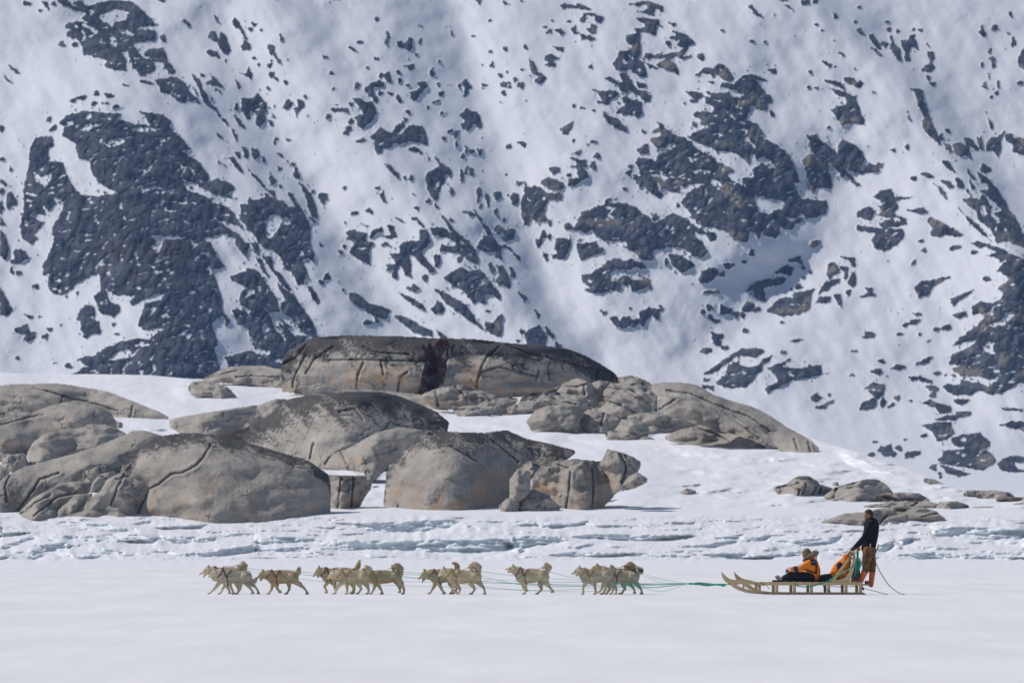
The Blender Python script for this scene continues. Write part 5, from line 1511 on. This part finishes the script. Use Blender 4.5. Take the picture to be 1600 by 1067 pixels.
for dx, y in ((0, -.37), (21, .37)):
    rx = -4 if y > 0 else 0
    top = smooth_poly([(1126+dx, 891.5), (1131.5+dx, 897.5), (1138+dx, 902.5), (1145+dx, 904.8), (1162+dx*.6, 906.5), (1175+dx*.3, 908.8)])+[(1345+rx, 909.2)]
    bot = [(1345+rx, 913.6), (1190+dx*.2, 913.8), (1160+dx*.5, 911.8), (1148+dx, 911.8)]+smooth_poly([(1141.5+dx, 913.5), (1133+dx, 908.5), (1128+dx, 901), (1126+dx, 891.5)])[:-1]
    plate('runner_plank', top+bot, y-.022, y+.022, WOOD, SL)
    lo = smooth_poly([(1138+dx, 910.2), (1148+dx, 917.5), (1160+dx*.8, 922.3), (1175+dx*.6, 925.2), (1200+dx*.2, 926.6), (1240, 926.9)])+[(1350+rx, 926.9)]
    hi = [(1350+rx, 924.9), (1240, 924.7), (1200+dx*.2, 924.2)]+smooth_poly([(1176+dx*.6, 922.4), (1163+dx*.8, 918.8), (1152+dx, 914), (1144+dx, 909.6)])
    plate('lower_runner', lo+hi, y-.02, y+.02, WOOD, SL)
    V, Fc = [], []; sh = smooth_poly([(1137+dx, 911), (1147+dx, 918.4), (1159+dx*.8, 923.3), (1174+dx*.6, 926.3), (1200+dx*.2, 927.7), (1240, 927.9)])+[(1352+rx, 927.9)]
    sh2 = [(a, b-1.0) for a, b in sh[::-1]]; plate('runner_shoe', sh+sh2, y-.024, y+.024, M_RUN, SL, 0)
    for px in (1161, 1186, 1213, 1240.5, 1267, 1294, 1321, 1343.5):
        if px == 1161 and y > 0: continue
        wd = 1.6 if px == 1161 else 2.4; dd = rx if px > 1170 else 0; b = 921.5 if px == 1161 else 925.5
        plate('post', [(px-wd+dd, 913), (px+wd+dd, 913), (px+wd+dd, b), (px-wd+dd, b)], y-.018, y+.018, WOOD, SL)
for px in np.arange(1180, 1346, 11.8):
    plate('crosspiece', [(px-3.6, 908.4), (px+3.6, 908.4), (px+3.6, 909.6), (px-3.6, 909.6)], -.42, .42, WOOD, SL, .004)
plate('front_crossbar', [(1149, 905.5), (1152, 905.0), (1153, 907.2), (1150, 907.7)], -.36, .36, WOOD, SL)
for y, o in ((-.36, 0), (.36, -4)):
    plate('upright', [(1299+o, 906), (1303+o, 907), (1333.5+o, 864), (1330.5+o, 862)], y-.02, y+.02, WOOD, SL)
    knee = smooth_poly([(1296+o, 905.6), (1308+o, 905.0), (1317+o, 902.8), (1323+o, 898), (1327+o, 890), (1330.5+o, 878)])+[(1332+o, 860), (1336+o, 860)]+smooth_poly([(1335+o, 880), (1332+o, 893), (1329+o, 902), (1326.5+o, 909.5)])+[(1294+o, 909.5)]
    plate('rear_upright', knee, y-.024, y+.024, WOOD, SL)
tube('handlebar', [S(1328.5, 860.5, -.42), S(1327, 859.5, 0), S(1325, 860.5, .42)], .022, WOOD, SL)
tube('upper_brace', [S(1331, 871, -.38), S(1328, 870.5, .38)], .014, WOOD, SL)
plate('standing_board', [(1328, 911.6), (1358, 911.9), (1358, 914.2), (1328, 914.0)], -.16, .16, WOOD, SL)
def cords():
    V, Fc = [], []
    for pts in ([S(1321, 867, -.40), S(1328, 871, -.395), S(1340, 877.5, -.36)], [S(1326.5, 859, -.40), S(1331, 865, -.41), S(1337, 873, -.39)], [S(1325, 874, -.40), S(1331, 863, -.41)],
                [S(1179, 909, -.40), S(1181, 913.5, -.405), S(1188, 916, -.40)], [S(1188, 908, -.40), S(1190, 912, -.402), S(1193.5, 915, -.40)], [S(1197, 914, -.40), S(1201, 919.5, -.40)], [S(1285, 914, -.4), S(1288, 919, -.4), S(1297, 924, -.4)],
                [S(1296, 914.5, .2), S(1310, 916.5, 0), S(1320, 916, -.1), S(1336, 915.5, -.2)]): tube('c', pts, .007, None, n=5, sub=4, V=V, Fc=Fc)
    py_mesh('lashing', V, Fc, [M_BLK], SL)
cords()
tube('bridle', [S(1131, 913.2, 0), S(1139, 912.3, -.1), S(1150, 912.2, -.25), S(1158, 911, -.385)], .010, simple('bridle_hide', (.20, .11, .07), .8), SL)
tube('tie_rope', [S(1241, 907.5, -.40), S(1242, 913, -.405), S(1250, 915.5, -.41), S(1262, 916, -.41), S(1275, 913.5, -.41), S(1290, 908, -.415), S(1303, 901, -.42), S(1322, 891, -.42), S(1338, 880, -.40)], .013, M_GRN, SL)
# hide and mattress on the deck
o = fuse('deck_hide', [(S(1208, 907.2, y), .026, S(1322, 907.2, y), .030) for y in np.linspace(-.28, .28, 9)], .016, M_SEAT, None, 3); o.location = SLO
tag(o, 'flat dark hide spread over the sledge deck beneath the two passengers', 'hide')
# sack and rope coil hanging behind the uprights
def world(o): o.location = SLO; return o
o = world(fuse('sack', [(S(1338, 888, -.05), .085, S(1337, 900, -.03), .115), (S(1337, 900, -.05), .11, S(1334, 906, -.03), .07), (S(1338, 878, -.05), .05, S(1338, 888, -.05), .08), (S(1338, 878, .12), .06, S(1337, 902, .14), .10)], .012, M_TAR, None, 3))
tag(o, 'dark grey plastic sack hanging behind the sledge uprights at the driver\'s knees', 'sack')
def coil():
    V, Fc = [], []; rg = random.Random(3)
    for k in range(7):
        cx, cz = 1340+rg.uniform(-1.6, 1.8), 880+rg.uniform(-3, 3); rx, rz = rg.uniform(2.2, 4.2), rg.uniform(4, 7.5); ph = rg.uniform(0, 6)
        pts = [S(cx+rx*math.cos(a+ph), cz+rz*math.sin(a+ph), -.20-.03*math.sin(2*a+k)-.008*k) for a in np.linspace(0, 5.9, 9)]; tube('c', pts, .0105, None, n=5, sub=4, V=V, Fc=Fc)
    for x in (1338.2, 1339.4, 1340.4): tube('c', [S(x, 860, -.12), S(x+.2, 868, -.16), S(x-.3, 877, -.2)], .013, None, n=5, sub=3, V=V, Fc=Fc)
    tube('c', [S(1337, 888, -.2), S(1335, 897, -.22), S(1331, 905, -.25)], .012, None, n=5, sub=4, V=V, Fc=Fc)
    tag(world(py_mesh('rope_coil', V, Fc, [M_GRN])), 'tangled green rope coil hanging from the sledge uprights in front of the driver', 'rope')
coil()
# ------------------------------------------------------------------ tow lines
def lines():
    K = Vector(((1076-800)/FPPM, YT, (928.2-911.3)/FPPM)); T = Vector(((1131.5-800)/FPPM, YT, (928.2-913.2)/FPPM))
    V, Fc = [], []
    for k in range(5):
        pts = [K.lerp(T, t)+Vector((0, .02*math.cos(k*1.3+t*9), .016*math.sin(k*1.3+t*9)+(.03*math.sin(math.pi*t)*(k-2)*.3))) for t in np.linspace(0, 1, 12)]
        tube('c', pts, .013, None, n=5, sub=2, V=V, Fc=Fc)
    capsule((V, Fc), T+Vector((-.03, 0, -.02)), .03, T+Vector((.02, 0, .0)), .028, 8, 3)
    tag(py_mesh('main_trace', V, Fc, [M_GRN]), 'thick twisted green trace joining the fan of dog lines to the sledge front', 'rope', None)
    sag = [.22, .34, .12, .18, .27, .10, .30, .10, .20, .30, .12, .05]; rg = random.Random(5)
    labs = ['line of the foremost curl-tailed dog', 'line of the hook-tailed leading dog', 'line of the lone red-harness dog', 'line of the dog whose tail points straight up', 'line of the ball-tailed dog', 'line of the curl-tailed dog with hidden head', 'line of the long-tongued dog',
            'line of the ring-tailed dog', 'line of the lone high-headed dog', 'line of the pale long-legged dog', 'line of the mostly hidden arched-tail dog', 'line of the dark-rumped last dog']
    for i, h in enumerate(HITCH):
        d = (K-h); n = 9; pts = []
        for k in range(n):
            t = k/(n-1); p = h.lerp(K, t); p.z -= sag[i]*4*t*(1-t)*(.9+.2*math.sin(k+i)); p.y += .14*math.sin(i*2.1+t*4)*math.sin(math.pi*t)-.45*math.sin(math.pi*t)*(i % 2)
            p.z = max(p.z, .006); pts.append(p)
        o = tube('tow_line', pts, .004, M_GRN, None, 5, 5); tag(o, 'thin green '+labs[i]+' running back to the sledge', 'tow line', 'green tow lines fanning out to the dogs')
lines()
# ------------------------------------------------------------------ people
M_SKIN = simple('skin', (.30, .15, .10), .55, .15, 20); M_HAIR = simple('dark_hair', (.045, .032, .028), .8, .4, 60, .4, .01); M_JKT = simple('black_jacket', (.006, .007, .011), .95, .4, 18, .7, .02)
M_TRS = NM('sealskin_trousers', .85, .15); _b = M_TRS.noise(9, 5, .65); M_TRS.col(M_TRS.mix(M_TRS.ramp(_b, .35, .65), (.07, .038, .018), (.25, .145, .065))); M_TRS.bump(_b, .8, .02); M_TRS = M_TRS.m
M_BOOT = simple('orange_leather', (.68, .18, .065), .6, .22, 20, .4, .01); M_SOLE = simple('blue_sole', (.03, .09, .20), .6); M_BROWN = simple('brown_leather', (.12, .045, .03), .6); M_GLV = simple('dark_glove', (.02, .028, .035), .8, .3, 40, .4, .01)
M_ORG = NM('orange_parka', .7, .3); _b = M_ORG.noise(5, 5, .6); M_ORG.col(M_ORG.mix(_b, (.70, .17, .008), (.92, .30, .014))); M_ORG.bump(_b, 1.0, .05); M_ORG = M_ORG.m
M_NAVY = simple('navy_patch', (.016, .03, .07), .7); M_BLKT = simple('black_trousers', (.014, .015, .022), .85, .4, 14, .8, .03); M_RUFF = mat_fur('ruff_fur', (.30, .23, .17), (.44, .36, .28), (.13, .09, .07)); M_HAT = simple('khaki_hat', (.20, .16, .09), .85, .3, 25)
M_WHT = simple('white_patch', (.75, .75, .80), .6, .08); M_GRYB = simple('grey_boot', (.42, .41, .38), .7, .3, 30); M_RED = simple('red_sole', (.40, .03, .03), .6); M_PURP = simple('purple_patch', (.18, .10, .35), .7); M_OLIVE = simple('olive_black', (.035, .036, .028), .85, .4, 20, .7, .02)
def person(px, y, label):
    O = Vector(((px-800)/FPPM, YT+y, 0)); r = empty('person', O, label, 'person')
    return r, (lambda x, z, yy=0.0: Vector(((x-px)/FPPM, yy, (928.2-z)/FPPM)))
def patch_on(body, pts, mat, name, parent, off=.008, n=10):
    """small flat patch or strap laid on a garment: quad strip between two polylines given in (x,z) seen from the camera side"""
    v, t = tris(body.data); bv = BVHTree.FromPolygons([Vector(p) for p in v.tolist()], t.tolist()); a, b, c, d = pts; V, Fc = [], []
    for i in range(n+1):
        for j in range(n+1):
            u, w_ = i/n, j/n; p = (a.lerp(b, u)).lerp(d.lerp(c, u), w_); hit = bv.ray_cast(Vector((p.x, -2, p.z)), Vector((0, 1, 0)))
            if hit[0] is None: hit = bv.find_nearest(Vector((p.x, -.2, p.z)))
            V.append(hit[0]+hit[1]*off)
    for i in range(n):
        for j in range(n): k = i*(n+1)+j; Fc.append((k, k+1, k+n+2, k+n+1))
    o = py_mesh(name, V, Fc, [mat], parent); s = o.modifiers.new('t', 'SOLIDIFY'); s.thickness = .004; s.offset = 1; return o
def fingers(parent, P, base, out, curl, side, L_=.075, mat=None, name='glove'):
    """four unequal fingers and a thumb closed round a bar"""
    caps = []
    for k, f in enumerate((.92, 1.0, .95, .78)):
        b = base+side*(k-1.5)*.021; p1 = b+out*L_*.42*f; p2 = p1+(out*.25+curl)*L_*.34*f; p3 = p2+(curl*.7-out*.55)*L_*.30*f
        caps += [(b, .0118, p1, .0108), (p1, .0108, p2, .010), (p2, .010, p3, .009)]
    t0 = base-side*.036-out*.03; t1 = t0-side*.012+out*.032+curl*.012; t2 = t1+out*.014+curl*.028+side*.012; caps += [(t0, .014, t1, .0125), (t1, .0125, t2, .0105)]
    return caps
def driver():
    r, q = person(1357, -.02, 'standing driver in black hooded jacket, brown fur trousers and orange boots holding the uprights')
    hc = q(1356.8, 805)
    body = [(q(1357.5, 801.8), .083, q(1358.2, 804.5), .085), (q(1354.3, 803), .064, q(1354.2, 807), .058), (q(1353.3, 807.5), .050, q(1352.9, 809.8), .034), (q(1356, 808), .055, q(1359.5, 815), .058), (q(1351.4, 804.3), .012, q(1350.2, 806.3), .014),
            (q(1359.5, 803), .07, q(1359.2, 808), .06), (q(1361, 820), .12, q(1358, 855), .11), (q(1358, 858, -.06), .08, q(1352, 884, -.08), .055), (q(1352, 884, -.08), .05, q(1342, 908, -.08), .04),
            (q(1358, 858, .08), .08, q(1363, 886, .08), .055), (q(1363, 886, .08), .05, q(1361.5, 910, .08), .04), (q(1361, 817, -.16), .05, q(1350, 840, -.22), .04), (q(1350, 840, -.22), .038, q(1334.5, 855, -.24), .028),
            (q(1361, 817, .16), .05, q(1350, 842, .22), .04), (q(1350, 842, .22), .038, q(1332, 857, .24), .028)]
    for s in (-1, 1): body.append((q(1358.2, 804.0, s*.078), .014, q(1358.6, 806.6, s*.076), .010))
    b = fuse('body', body, .010, M_SKIN, r, 2)
    hair = fuse('hair', [(q(1357.6, 800.6), .087, q(1359.6, 804), .083), (q(1360.4, 803), .072, q(1360.6, 808.5), .055), (q(1354.6, 799.6), .055, q(1358, 800), .078)], .010, M_HAIR, r, 2)
    for s in (-1, 1):
        V, Fc = [], []; capsule((V, Fc), q(1352.2, 804.0, s*.032), .011, q(1352.1, 804.0, s*.034), .011, 8, 3); py_mesh('eye', V, Fc, [M_EYE], r)
    V, Fc = [], []; capsule((V, Fc), q(1351.6, 808.6, -.018), .006, q(1351.6, 808.6, .018), .006, 8, 3); py_mesh('mouth', V, Fc, [M_BROWN], r)
    j = [(q(1361.5, 819.5), .178, q(1361, 832), .185), (q(1361, 832), .185, q(1358.8, 846), .175), (q(1358.8, 846), .175, q(1357.8, 852), .172), (q(1354, 850), .11, q(1351, 856), .09), (q(1361, 818, -.13), .095, q(1361, 818, .13), .095),
         (q(1361, 818, -.17), .102, q(1351, 839.5, -.22), .084), (q(1351, 839.5, -.22), .084, q(1337, 852.5, -.235), .056), (q(1361, 818, .17), .102, q(1351, 842, .22), .084), (q(1351, 842, .22), .084, q(1335, 856, .235), .056),
         (q(1358, 812.5), .075, q(1362, 814), .085)]
    jk = fuse('jacket', j, .013, M_JKT, r, 3)
    fuse('hood', [(q(1361, 813), .09, q(1366.5, 816), .085), (q(1366.5, 816), .085, q(1369.5, 823.5), .07), (q(1369.5, 823.5), .06, q(1370.5, 829), .035)], .012, M_JKT, r, 2)
    fuse('trousers', [(q(1357.5, 853), .160, q(1358, 861), .165), (q(1357.5, 859, -.07), .138, q(1353.2, 877, -.085), .108), (q(1353.2, 877, -.085), .100, q(1352.4, 891, -.085), .082), (q(1359, 859, .07), .128, q(1363, 878, .08), .098), (q(1363, 878, .08), .098, q(1363.2, 892, .08), .080)], .013, M_TRS, r, 2)
    def boot(k, a, t, y, sole, nm):
        o = fuse(nm, [(q(*k, y), .076, q(*a, y), .060), (q(*a, y), .060, q(*t, y), .042), (q(a[0], a[1]+1.5, y), .055, q((a[0]+t[0])/2, (a[1]+t[1])/2+1, y), .05)], .011, M_BOOT, r, 2)
        dx, dz = t[0]-a[0], t[1]-a[1]; s = fuse('sole', [(q(a[0]+1.5, a[1]+3.8, y+e), .018, q(t[0]-1.0, t[1]+2.2, y+e), .018) for e in (-.03, 0, .03)], .010, sole, o, 1); return o
    boot((1351.5, 892), (1343.8, 908.5), (1331.5, 907.0), -.085, M_SOLE, 'boot'); boot((1363.2, 893), (1361.3, 912), (1353.5, 909.0), .08, M_BROWN, 'boot')
    for s, (hx, hz) in ((-1, (1333.5, 856)), (1, (1331.5, 858.5))):
        w_ = q(hx, hz, s*.24); o_ = Vector((-.55, 0, -.83)).normalized(); c_ = Vector((.35, 0, -.5)); sd = Vector((0, 1, 0))*1.0
        caps = [(w_+Vector((.03, 0, .04)), .036, w_, .036), (w_-sd*.016, .032, w_+sd*.016, .032)]+fingers(None, None, w_+o_*.02, o_, c_, sd)
        fuse('glove', caps, .0085, M_GLV, r, 1)
    V, Fc = [], []; capsule((V, Fc), q(1359, 853, -.175), .022, q(1359, 864, -.175), .018, 8, 3); py_mesh('knife_sheath', V, Fc, [simple('sheath_leather', (.36, .12, .07), .6)], r)
    V, Fc = [], []; capsule((V, Fc), q(1359.4, 849.3, -.18), .012, q(1359.2, 852, -.178), .010, 8, 3); py_mesh('knife_handle', V, Fc, [M_WHT], r)
    return r
driver()
wp = [Vector((L(x, z)[0], YT+y, (928.2-z)/FPPM)) for x, z, y in ((1372.5, 850, -.16), (1370, 857, -.17), (1367.5, 864, -.17), (1366.5, 872, -.165), (1368.5, 880, -.16), (1377, 897, -.15), (1388, 913, -.15), (1398, 922, -.2), (1406, 926.5, -.25), (1413, 927.9, -.3))]
tag(tube('whip', wp, [.017, .015, .012, .010, .010, .011, .010, .009, .008, .006], M_TAN), 'long whip tucked behind the driver, its tan lash trailing down to the snow', 'whip')
tp_ = [Vector((L(x, z)[0], YT+y, (928.2-z)/FPPM)) for x, z, y in ((1347, 916, .05), (1352, 919.5, .05), (1365, 922.5, 0), (1377, 926, -.1), (1386, 927.9, -.2))]
tag(tube('rope_end', tp_, .007, M_BLK), 'thin dark rope trailing from the back end of the sledge onto the snow', 'rope')
o = world(fuse('brake_chain', [(S(1346, 911, 0), .022, S(1346, 917, .01), .03), (S(1346, 917, .01), .03, S(1349, 920.5, .0), .022), (S(1344, 913, .03), .02, S(1348, 918, .05), .02)], .009, M_BLK, None, 0)); tag(o, 'small bundled black chain hanging at the rear end of the sledge', 'chain')
o = world(fuse('pouch', [(S(1339, 853.5, .1), .052, S(1341.5, 857.5, .1), .050)], .010, M_ORG, None, 1)); tag(o, 'small orange pouch at the top of the uprights below the driver\'s arm', 'pouch')
def passenger():
    r, q = person(1266, -.05, 'front passenger sitting in an orange parka with fur-trimmed hood and black trousers')
    z0 = -.02
    fuse('body', [(q(1259.5, 864.5), .085, q(1260.5, 867), .085), (q(1257.5, 868.5), .045, q(1257.8, 871), .04), (q(1262, 870), .055, q(1266, 876), .06), (q(1268, 880), .12, q(1270, 899), .12), (q(1267, 902, -.1), .08, q(1236, 898, -.15), .05), (q(1236, 898, -.15), .05, q(1222, 905, -.15), .04),
                  (q(1267, 902, .1), .08, q(1236, 897, .15), .05), (q(1236, 897, .15), .05, q(1222, 905, .15), .04), (q(1266, 877, -.15), .05, q(1247, 888, -.2), .04), (q(1247, 888, -.2), .04, q(1230, 890, -.17), .03), (q(1266, 877, .15), .05, q(1247, 888, .2), .04), (q(1247, 888, .2), .04, q(1230, 890, .17), .03), (q(1254.2, 867, 0), .014, q(1253.6, 868.4, 0), .013)], .012, M_SKIN, r, 2)
    fuse('hat', [(q(1260.5, 862.2), .098, q(1262, 866), .098), (q(1255.8, 862.5), .045, q(1257.5, 865), .055), (q(1263, 869), .075, q(1264, 871.5), .06)], .011, M_HAT, r, 2)
    for s in (-1, 1):
        V, Fc = [], []; capsule((V, Fc), q(1254.6, 866.6, s*.03), .011, q(1254.5, 866.6, s*.033), .011, 8, 3); py_mesh('eye', V, Fc, [M_EYE], r)
    pk = fuse('parka', [(q(1267.5, 881), .170, q(1270, 892), .185), (q(1270, 892), .185, q(1270, 900), .170), (q(1266.5, 879, -.10), .12, q(1266.5, 879, .10), .12), (q(1265.5, 878.5, -.16), .095, q(1251, 888.5, -.22), .078), (q(1251, 888.5, -.22), .078, q(1233, 889.5, -.17), .058),
                        (q(1265.5, 878.5, .16), .095, q(1251, 888.5, .22), .078), (q(1251, 888.5, .22), .078, q(1233, 889.5, .17), .058), (q(1262, 896, -.06), .11, q(1256, 900, -.08), .07), (q(1269.5, 870), .085, q(1268.5, 876), .11)], .013, M_ORG, r, 3)
    hd = fuse('hood', [(q(1267.5, 870), .095, q(1271, 869.5), .092), (q(1271, 869.5), .09, q(1270.5, 875), .095), (q(1262, 873.5), .07, q(1270, 874), .09)], .012, M_ORG, r, 2)
    c0 = q(1264.3, 867.5); pts = []
    for a in np.linspace(0, 2*math.pi, 13)[:-1]:
        u = math.cos(a); v_ = math.sin(a); pts.append(q(1264.8, 867.6)+Vector((.145*u, .105*v_, .085*u-.03*u*u)))
    rr = [.040+.020*math.cos(i*math.pi/6) for i in range(12)]; caps = [(pts[i], rr[i], pts[(i+1) % 12], rr[(i+1) % 12]) for i in range(12)]
    rf = fuse('fur_trim', caps, .011, M_RUFF, hd, 2); fur('ruff_hair', rf, hd, M_RUFF, 1500, lambda P: np.full(len(P), .035), lambda P: np.full(len(P), .005), lambda P: np.stack([P[:, 0]*0+.6, P[:, 1]*2, P[:, 2]*0+.4], 1), .4, 5)
    tr = fuse('trousers', [(q(1270, 902), .155, q(1262, 902), .13), (q(1266, 901, -.1), .12, q(1238, 898.5, -.15), .105), (q(1238, 898.5, -.15), .105, q(1224, 904, -.15), .072), (q(1266, 901, .1), .12, q(1237, 898, .15), .105), (q(1237, 898, .15), .105, q(1224, 904, .15), .072)], .013, M_BLKT, r, 2)
    for s in (-1, 1):
        o = fuse('boot', [(q(1225, 904, s*.15), .062, q(1219, 905, s*.15), .055), (q(1219, 905.5, s*.15), .05, q(1214.5, 900.5, s*.15), .044)], .010, M_GRYB, r, 2)
        fuse('sole', [(q(1217.8, 907.2, s*.15+e), .016, q(1211.8, 900.5, s*.15+e), .016) for e in (-.03, 0, .03)], .009, M_RED, o, 1)
        w_ = q(1230.5, 890.5, s*.17); fuse('glove', [(q(1232.5, 889.8, s*.17), .042, w_, .038)]+fingers(None, None, w_+Vector((-.01, 0, -.008)), Vector((-.8, 0, -.6)), Vector((.1, 0, -.7)), Vector((0, 1, 0))), .0085, M_GLV, r, 1)
    P = lambda x, z: q(x, z)
    patch_on(pk, (P(1266.2, 874.5), P(1275.2, 876.5), P(1275.2, 883), P(1266.2, 882)), M_NAVY, 'shoulder_patch', r)
    patch_on(pk, (P(1268.6, 876.8), P(1272.2, 877.4), P(1272.2, 878.4), P(1268.6, 877.8)), M_GRYB, 'patch_print', r, .014, 4)
    patch_on(pk, (P(1254, 889.2), P(1255.6, 888.2), P(1274.5, 893.6), P(1274, 896)), M_BLKT, 'hem_strap', r)
    patch_on(pk, (P(1273.6, 882), P(1275.6, 882), P(1275.8, 895.5), P(1273.4, 895.5)), M_BLKT, 'back_strap', r)
    patch_on(pk, (P(1255.5, 872), P(1256.8, 871), P(1274.5, 875.5), P(1274, 877)), M_BLKT, 'collar_strap', r)
    patch_on(pk, (P(1238, 885.6), P(1245, 883.2), P(1247.5, 893.5), P(1241, 892)), M_NAVY, 'elbow_patch', r)
    patch_on(pk, (P(1231.5, 888), P(1235, 888), P(1235.5, 891), P(1231.7, 891)), M_WHT, 'cuff_label', r, .012, 5)
    patch_on(pk, (P(1246.3, 879.8), P(1248.8, 879.2), P(1249.2, 881.8), P(1246.8, 882.2)), M_PURP, 'sleeve_badge', r, .012, 4)
    patch_on(hd, (P(1272.6, 868.6), P(1275.2, 868.6), P(1275.8, 875), P(1273.2, 875)), M_WHT, 'hood_reflector', r, .012, 5)
passenger()
def passenger2():
    r, q = person(1310, .05, 'second passenger in an orange parka reclining against the sledge uprights, hood down low')
    fuse('body', [(q(1303, 902), .12, q(1317, 884), .12), (q(1318, 880), .055, q(1322, 874), .055), (q(1322.5, 873), .085, q(1322, 871), .08), (q(1302, 902, -.1), .07, q(1284, 904, -.12), .045), (q(1284, 904, -.12), .045, q(1275, 907.2, -.12), .035), (q(1302, 902, .1), .07, q(1284, 903, .12), .045), (q(1284, 903, .12), .045, q(1275, 907.2, .12), .035),
                  (q(1318, 880, -.16), .05, q(1310, 884, -.22), .04), (q(1310, 884, -.22), .04, q(1318, 896, -.18), .03), (q(1318, 880, .16), .05, q(1310, 884, .22), .04), (q(1310, 884, .22), .04, q(1318, 896, .18), .03)], .012, M_SKIN, r, 2)
    pk = fuse('parka', [(q(1306, 899), .165, q(1312, 889), .18), (q(1312, 889), .18, q(1318, 882), .155), (q(1318, 882), .14, q(1322, 877), .11), (q(1318, 882, -.15), .10, q(1310.5, 884, -.21), .088), (q(1310.5, 884, -.21), .088, q(1320, 897, -.18), .065), (q(1318, 882, .15), .10, q(1310.5, 884, .21), .088), (q(1310.5, 884, .21), .088, q(1320, 897, .18), .065),
                        (q(1304, 899, -.08), .12, q(1320, 901, -.08), .10)], .013, M_ORG, r, 3)
    fuse('hood', [(q(1322, 876), .11, q(1323, 871), .105), (q(1323, 869), .07, q(1322, 867.2), .045)], .012, M_ORG, r, 2)
    fuse('trousers', [(q(1303, 902), .11, q(1297, 902.5), .105), (q(1300, 901.5, -.09), .10, q(1286, 903.5, -.11), .075), (q(1286, 903.5, -.11), .078, q(1272, 905.2, -.11), .060), (q(1300, 901.5, .09), .10, q(1286, 902, .11), .082), (q(1286, 902, .11), .08, q(1272, 904.5, .11), .062)], .013, M_OLIVE, r, 2)
    for s in (-1, 1):
        o = fuse('boot', [(q(1274, 905, s*.11), .062, q(1268, 905.3, s*.11), .055), (q(1268, 905, s*.11), .05, q(1265.5, 901.5, s*.11), .042)], .011, M_BLKT, r, 1)
        w_ = q(1319.5, 897.5, s*.18); fuse('glove', [(q(1319, 896, s*.18), .048, w_, .042)]+fingers(None, None, w_+Vector((.01, 0, -.01)), Vector((.6, 0, -.5)).normalized(), Vector((-.3, 0, -.6)), Vector((0, 1, 0))), .0085, M_BLKT, r, 1)
    P = lambda x, z: q(x, z)
    patch_on(pk, (P(1306, 881.5), P(1312, 876.8), P(1316, 881.5), P(1309.5, 889)), M_NAVY, 'sleeve_patch', r)
passenger2()
# ------------------------------------------------------------------ air
def haze():
    x0, x1, y0, y1, z0, z1 = -1600, 1600, -400, 3900, -1.0, 330
    V = [(x, y, z) for x in (x0, x1) for y in (y0, y1) for z in (z0, z1)]
    Fq = [(0, 1, 3, 2), (4, 6, 7, 5), (0, 4, 5, 1), (2, 3, 7, 6), (0, 2, 6, 4), (1, 5, 7, 3)]
    m = bpy.data.materials.new('haze'); m.use_nodes = True; t = m.node_tree
    t.nodes.remove(t.nodes['Principled BSDF']); v = t.nodes.new('ShaderNodeVolumePrincipled')
    v.inputs['Color'].default_value = (.36, .56, 1, 1); v.inputs['Density'].default_value = 9e-5; v.inputs['Anisotropy'].default_value = .0
    t.links.new(v.outputs[0], t.nodes['Material Output'].inputs['Volume'])
    tag(mesh_np('haze', V, Fq, [m], smooth=False), kind='stuff')
haze()
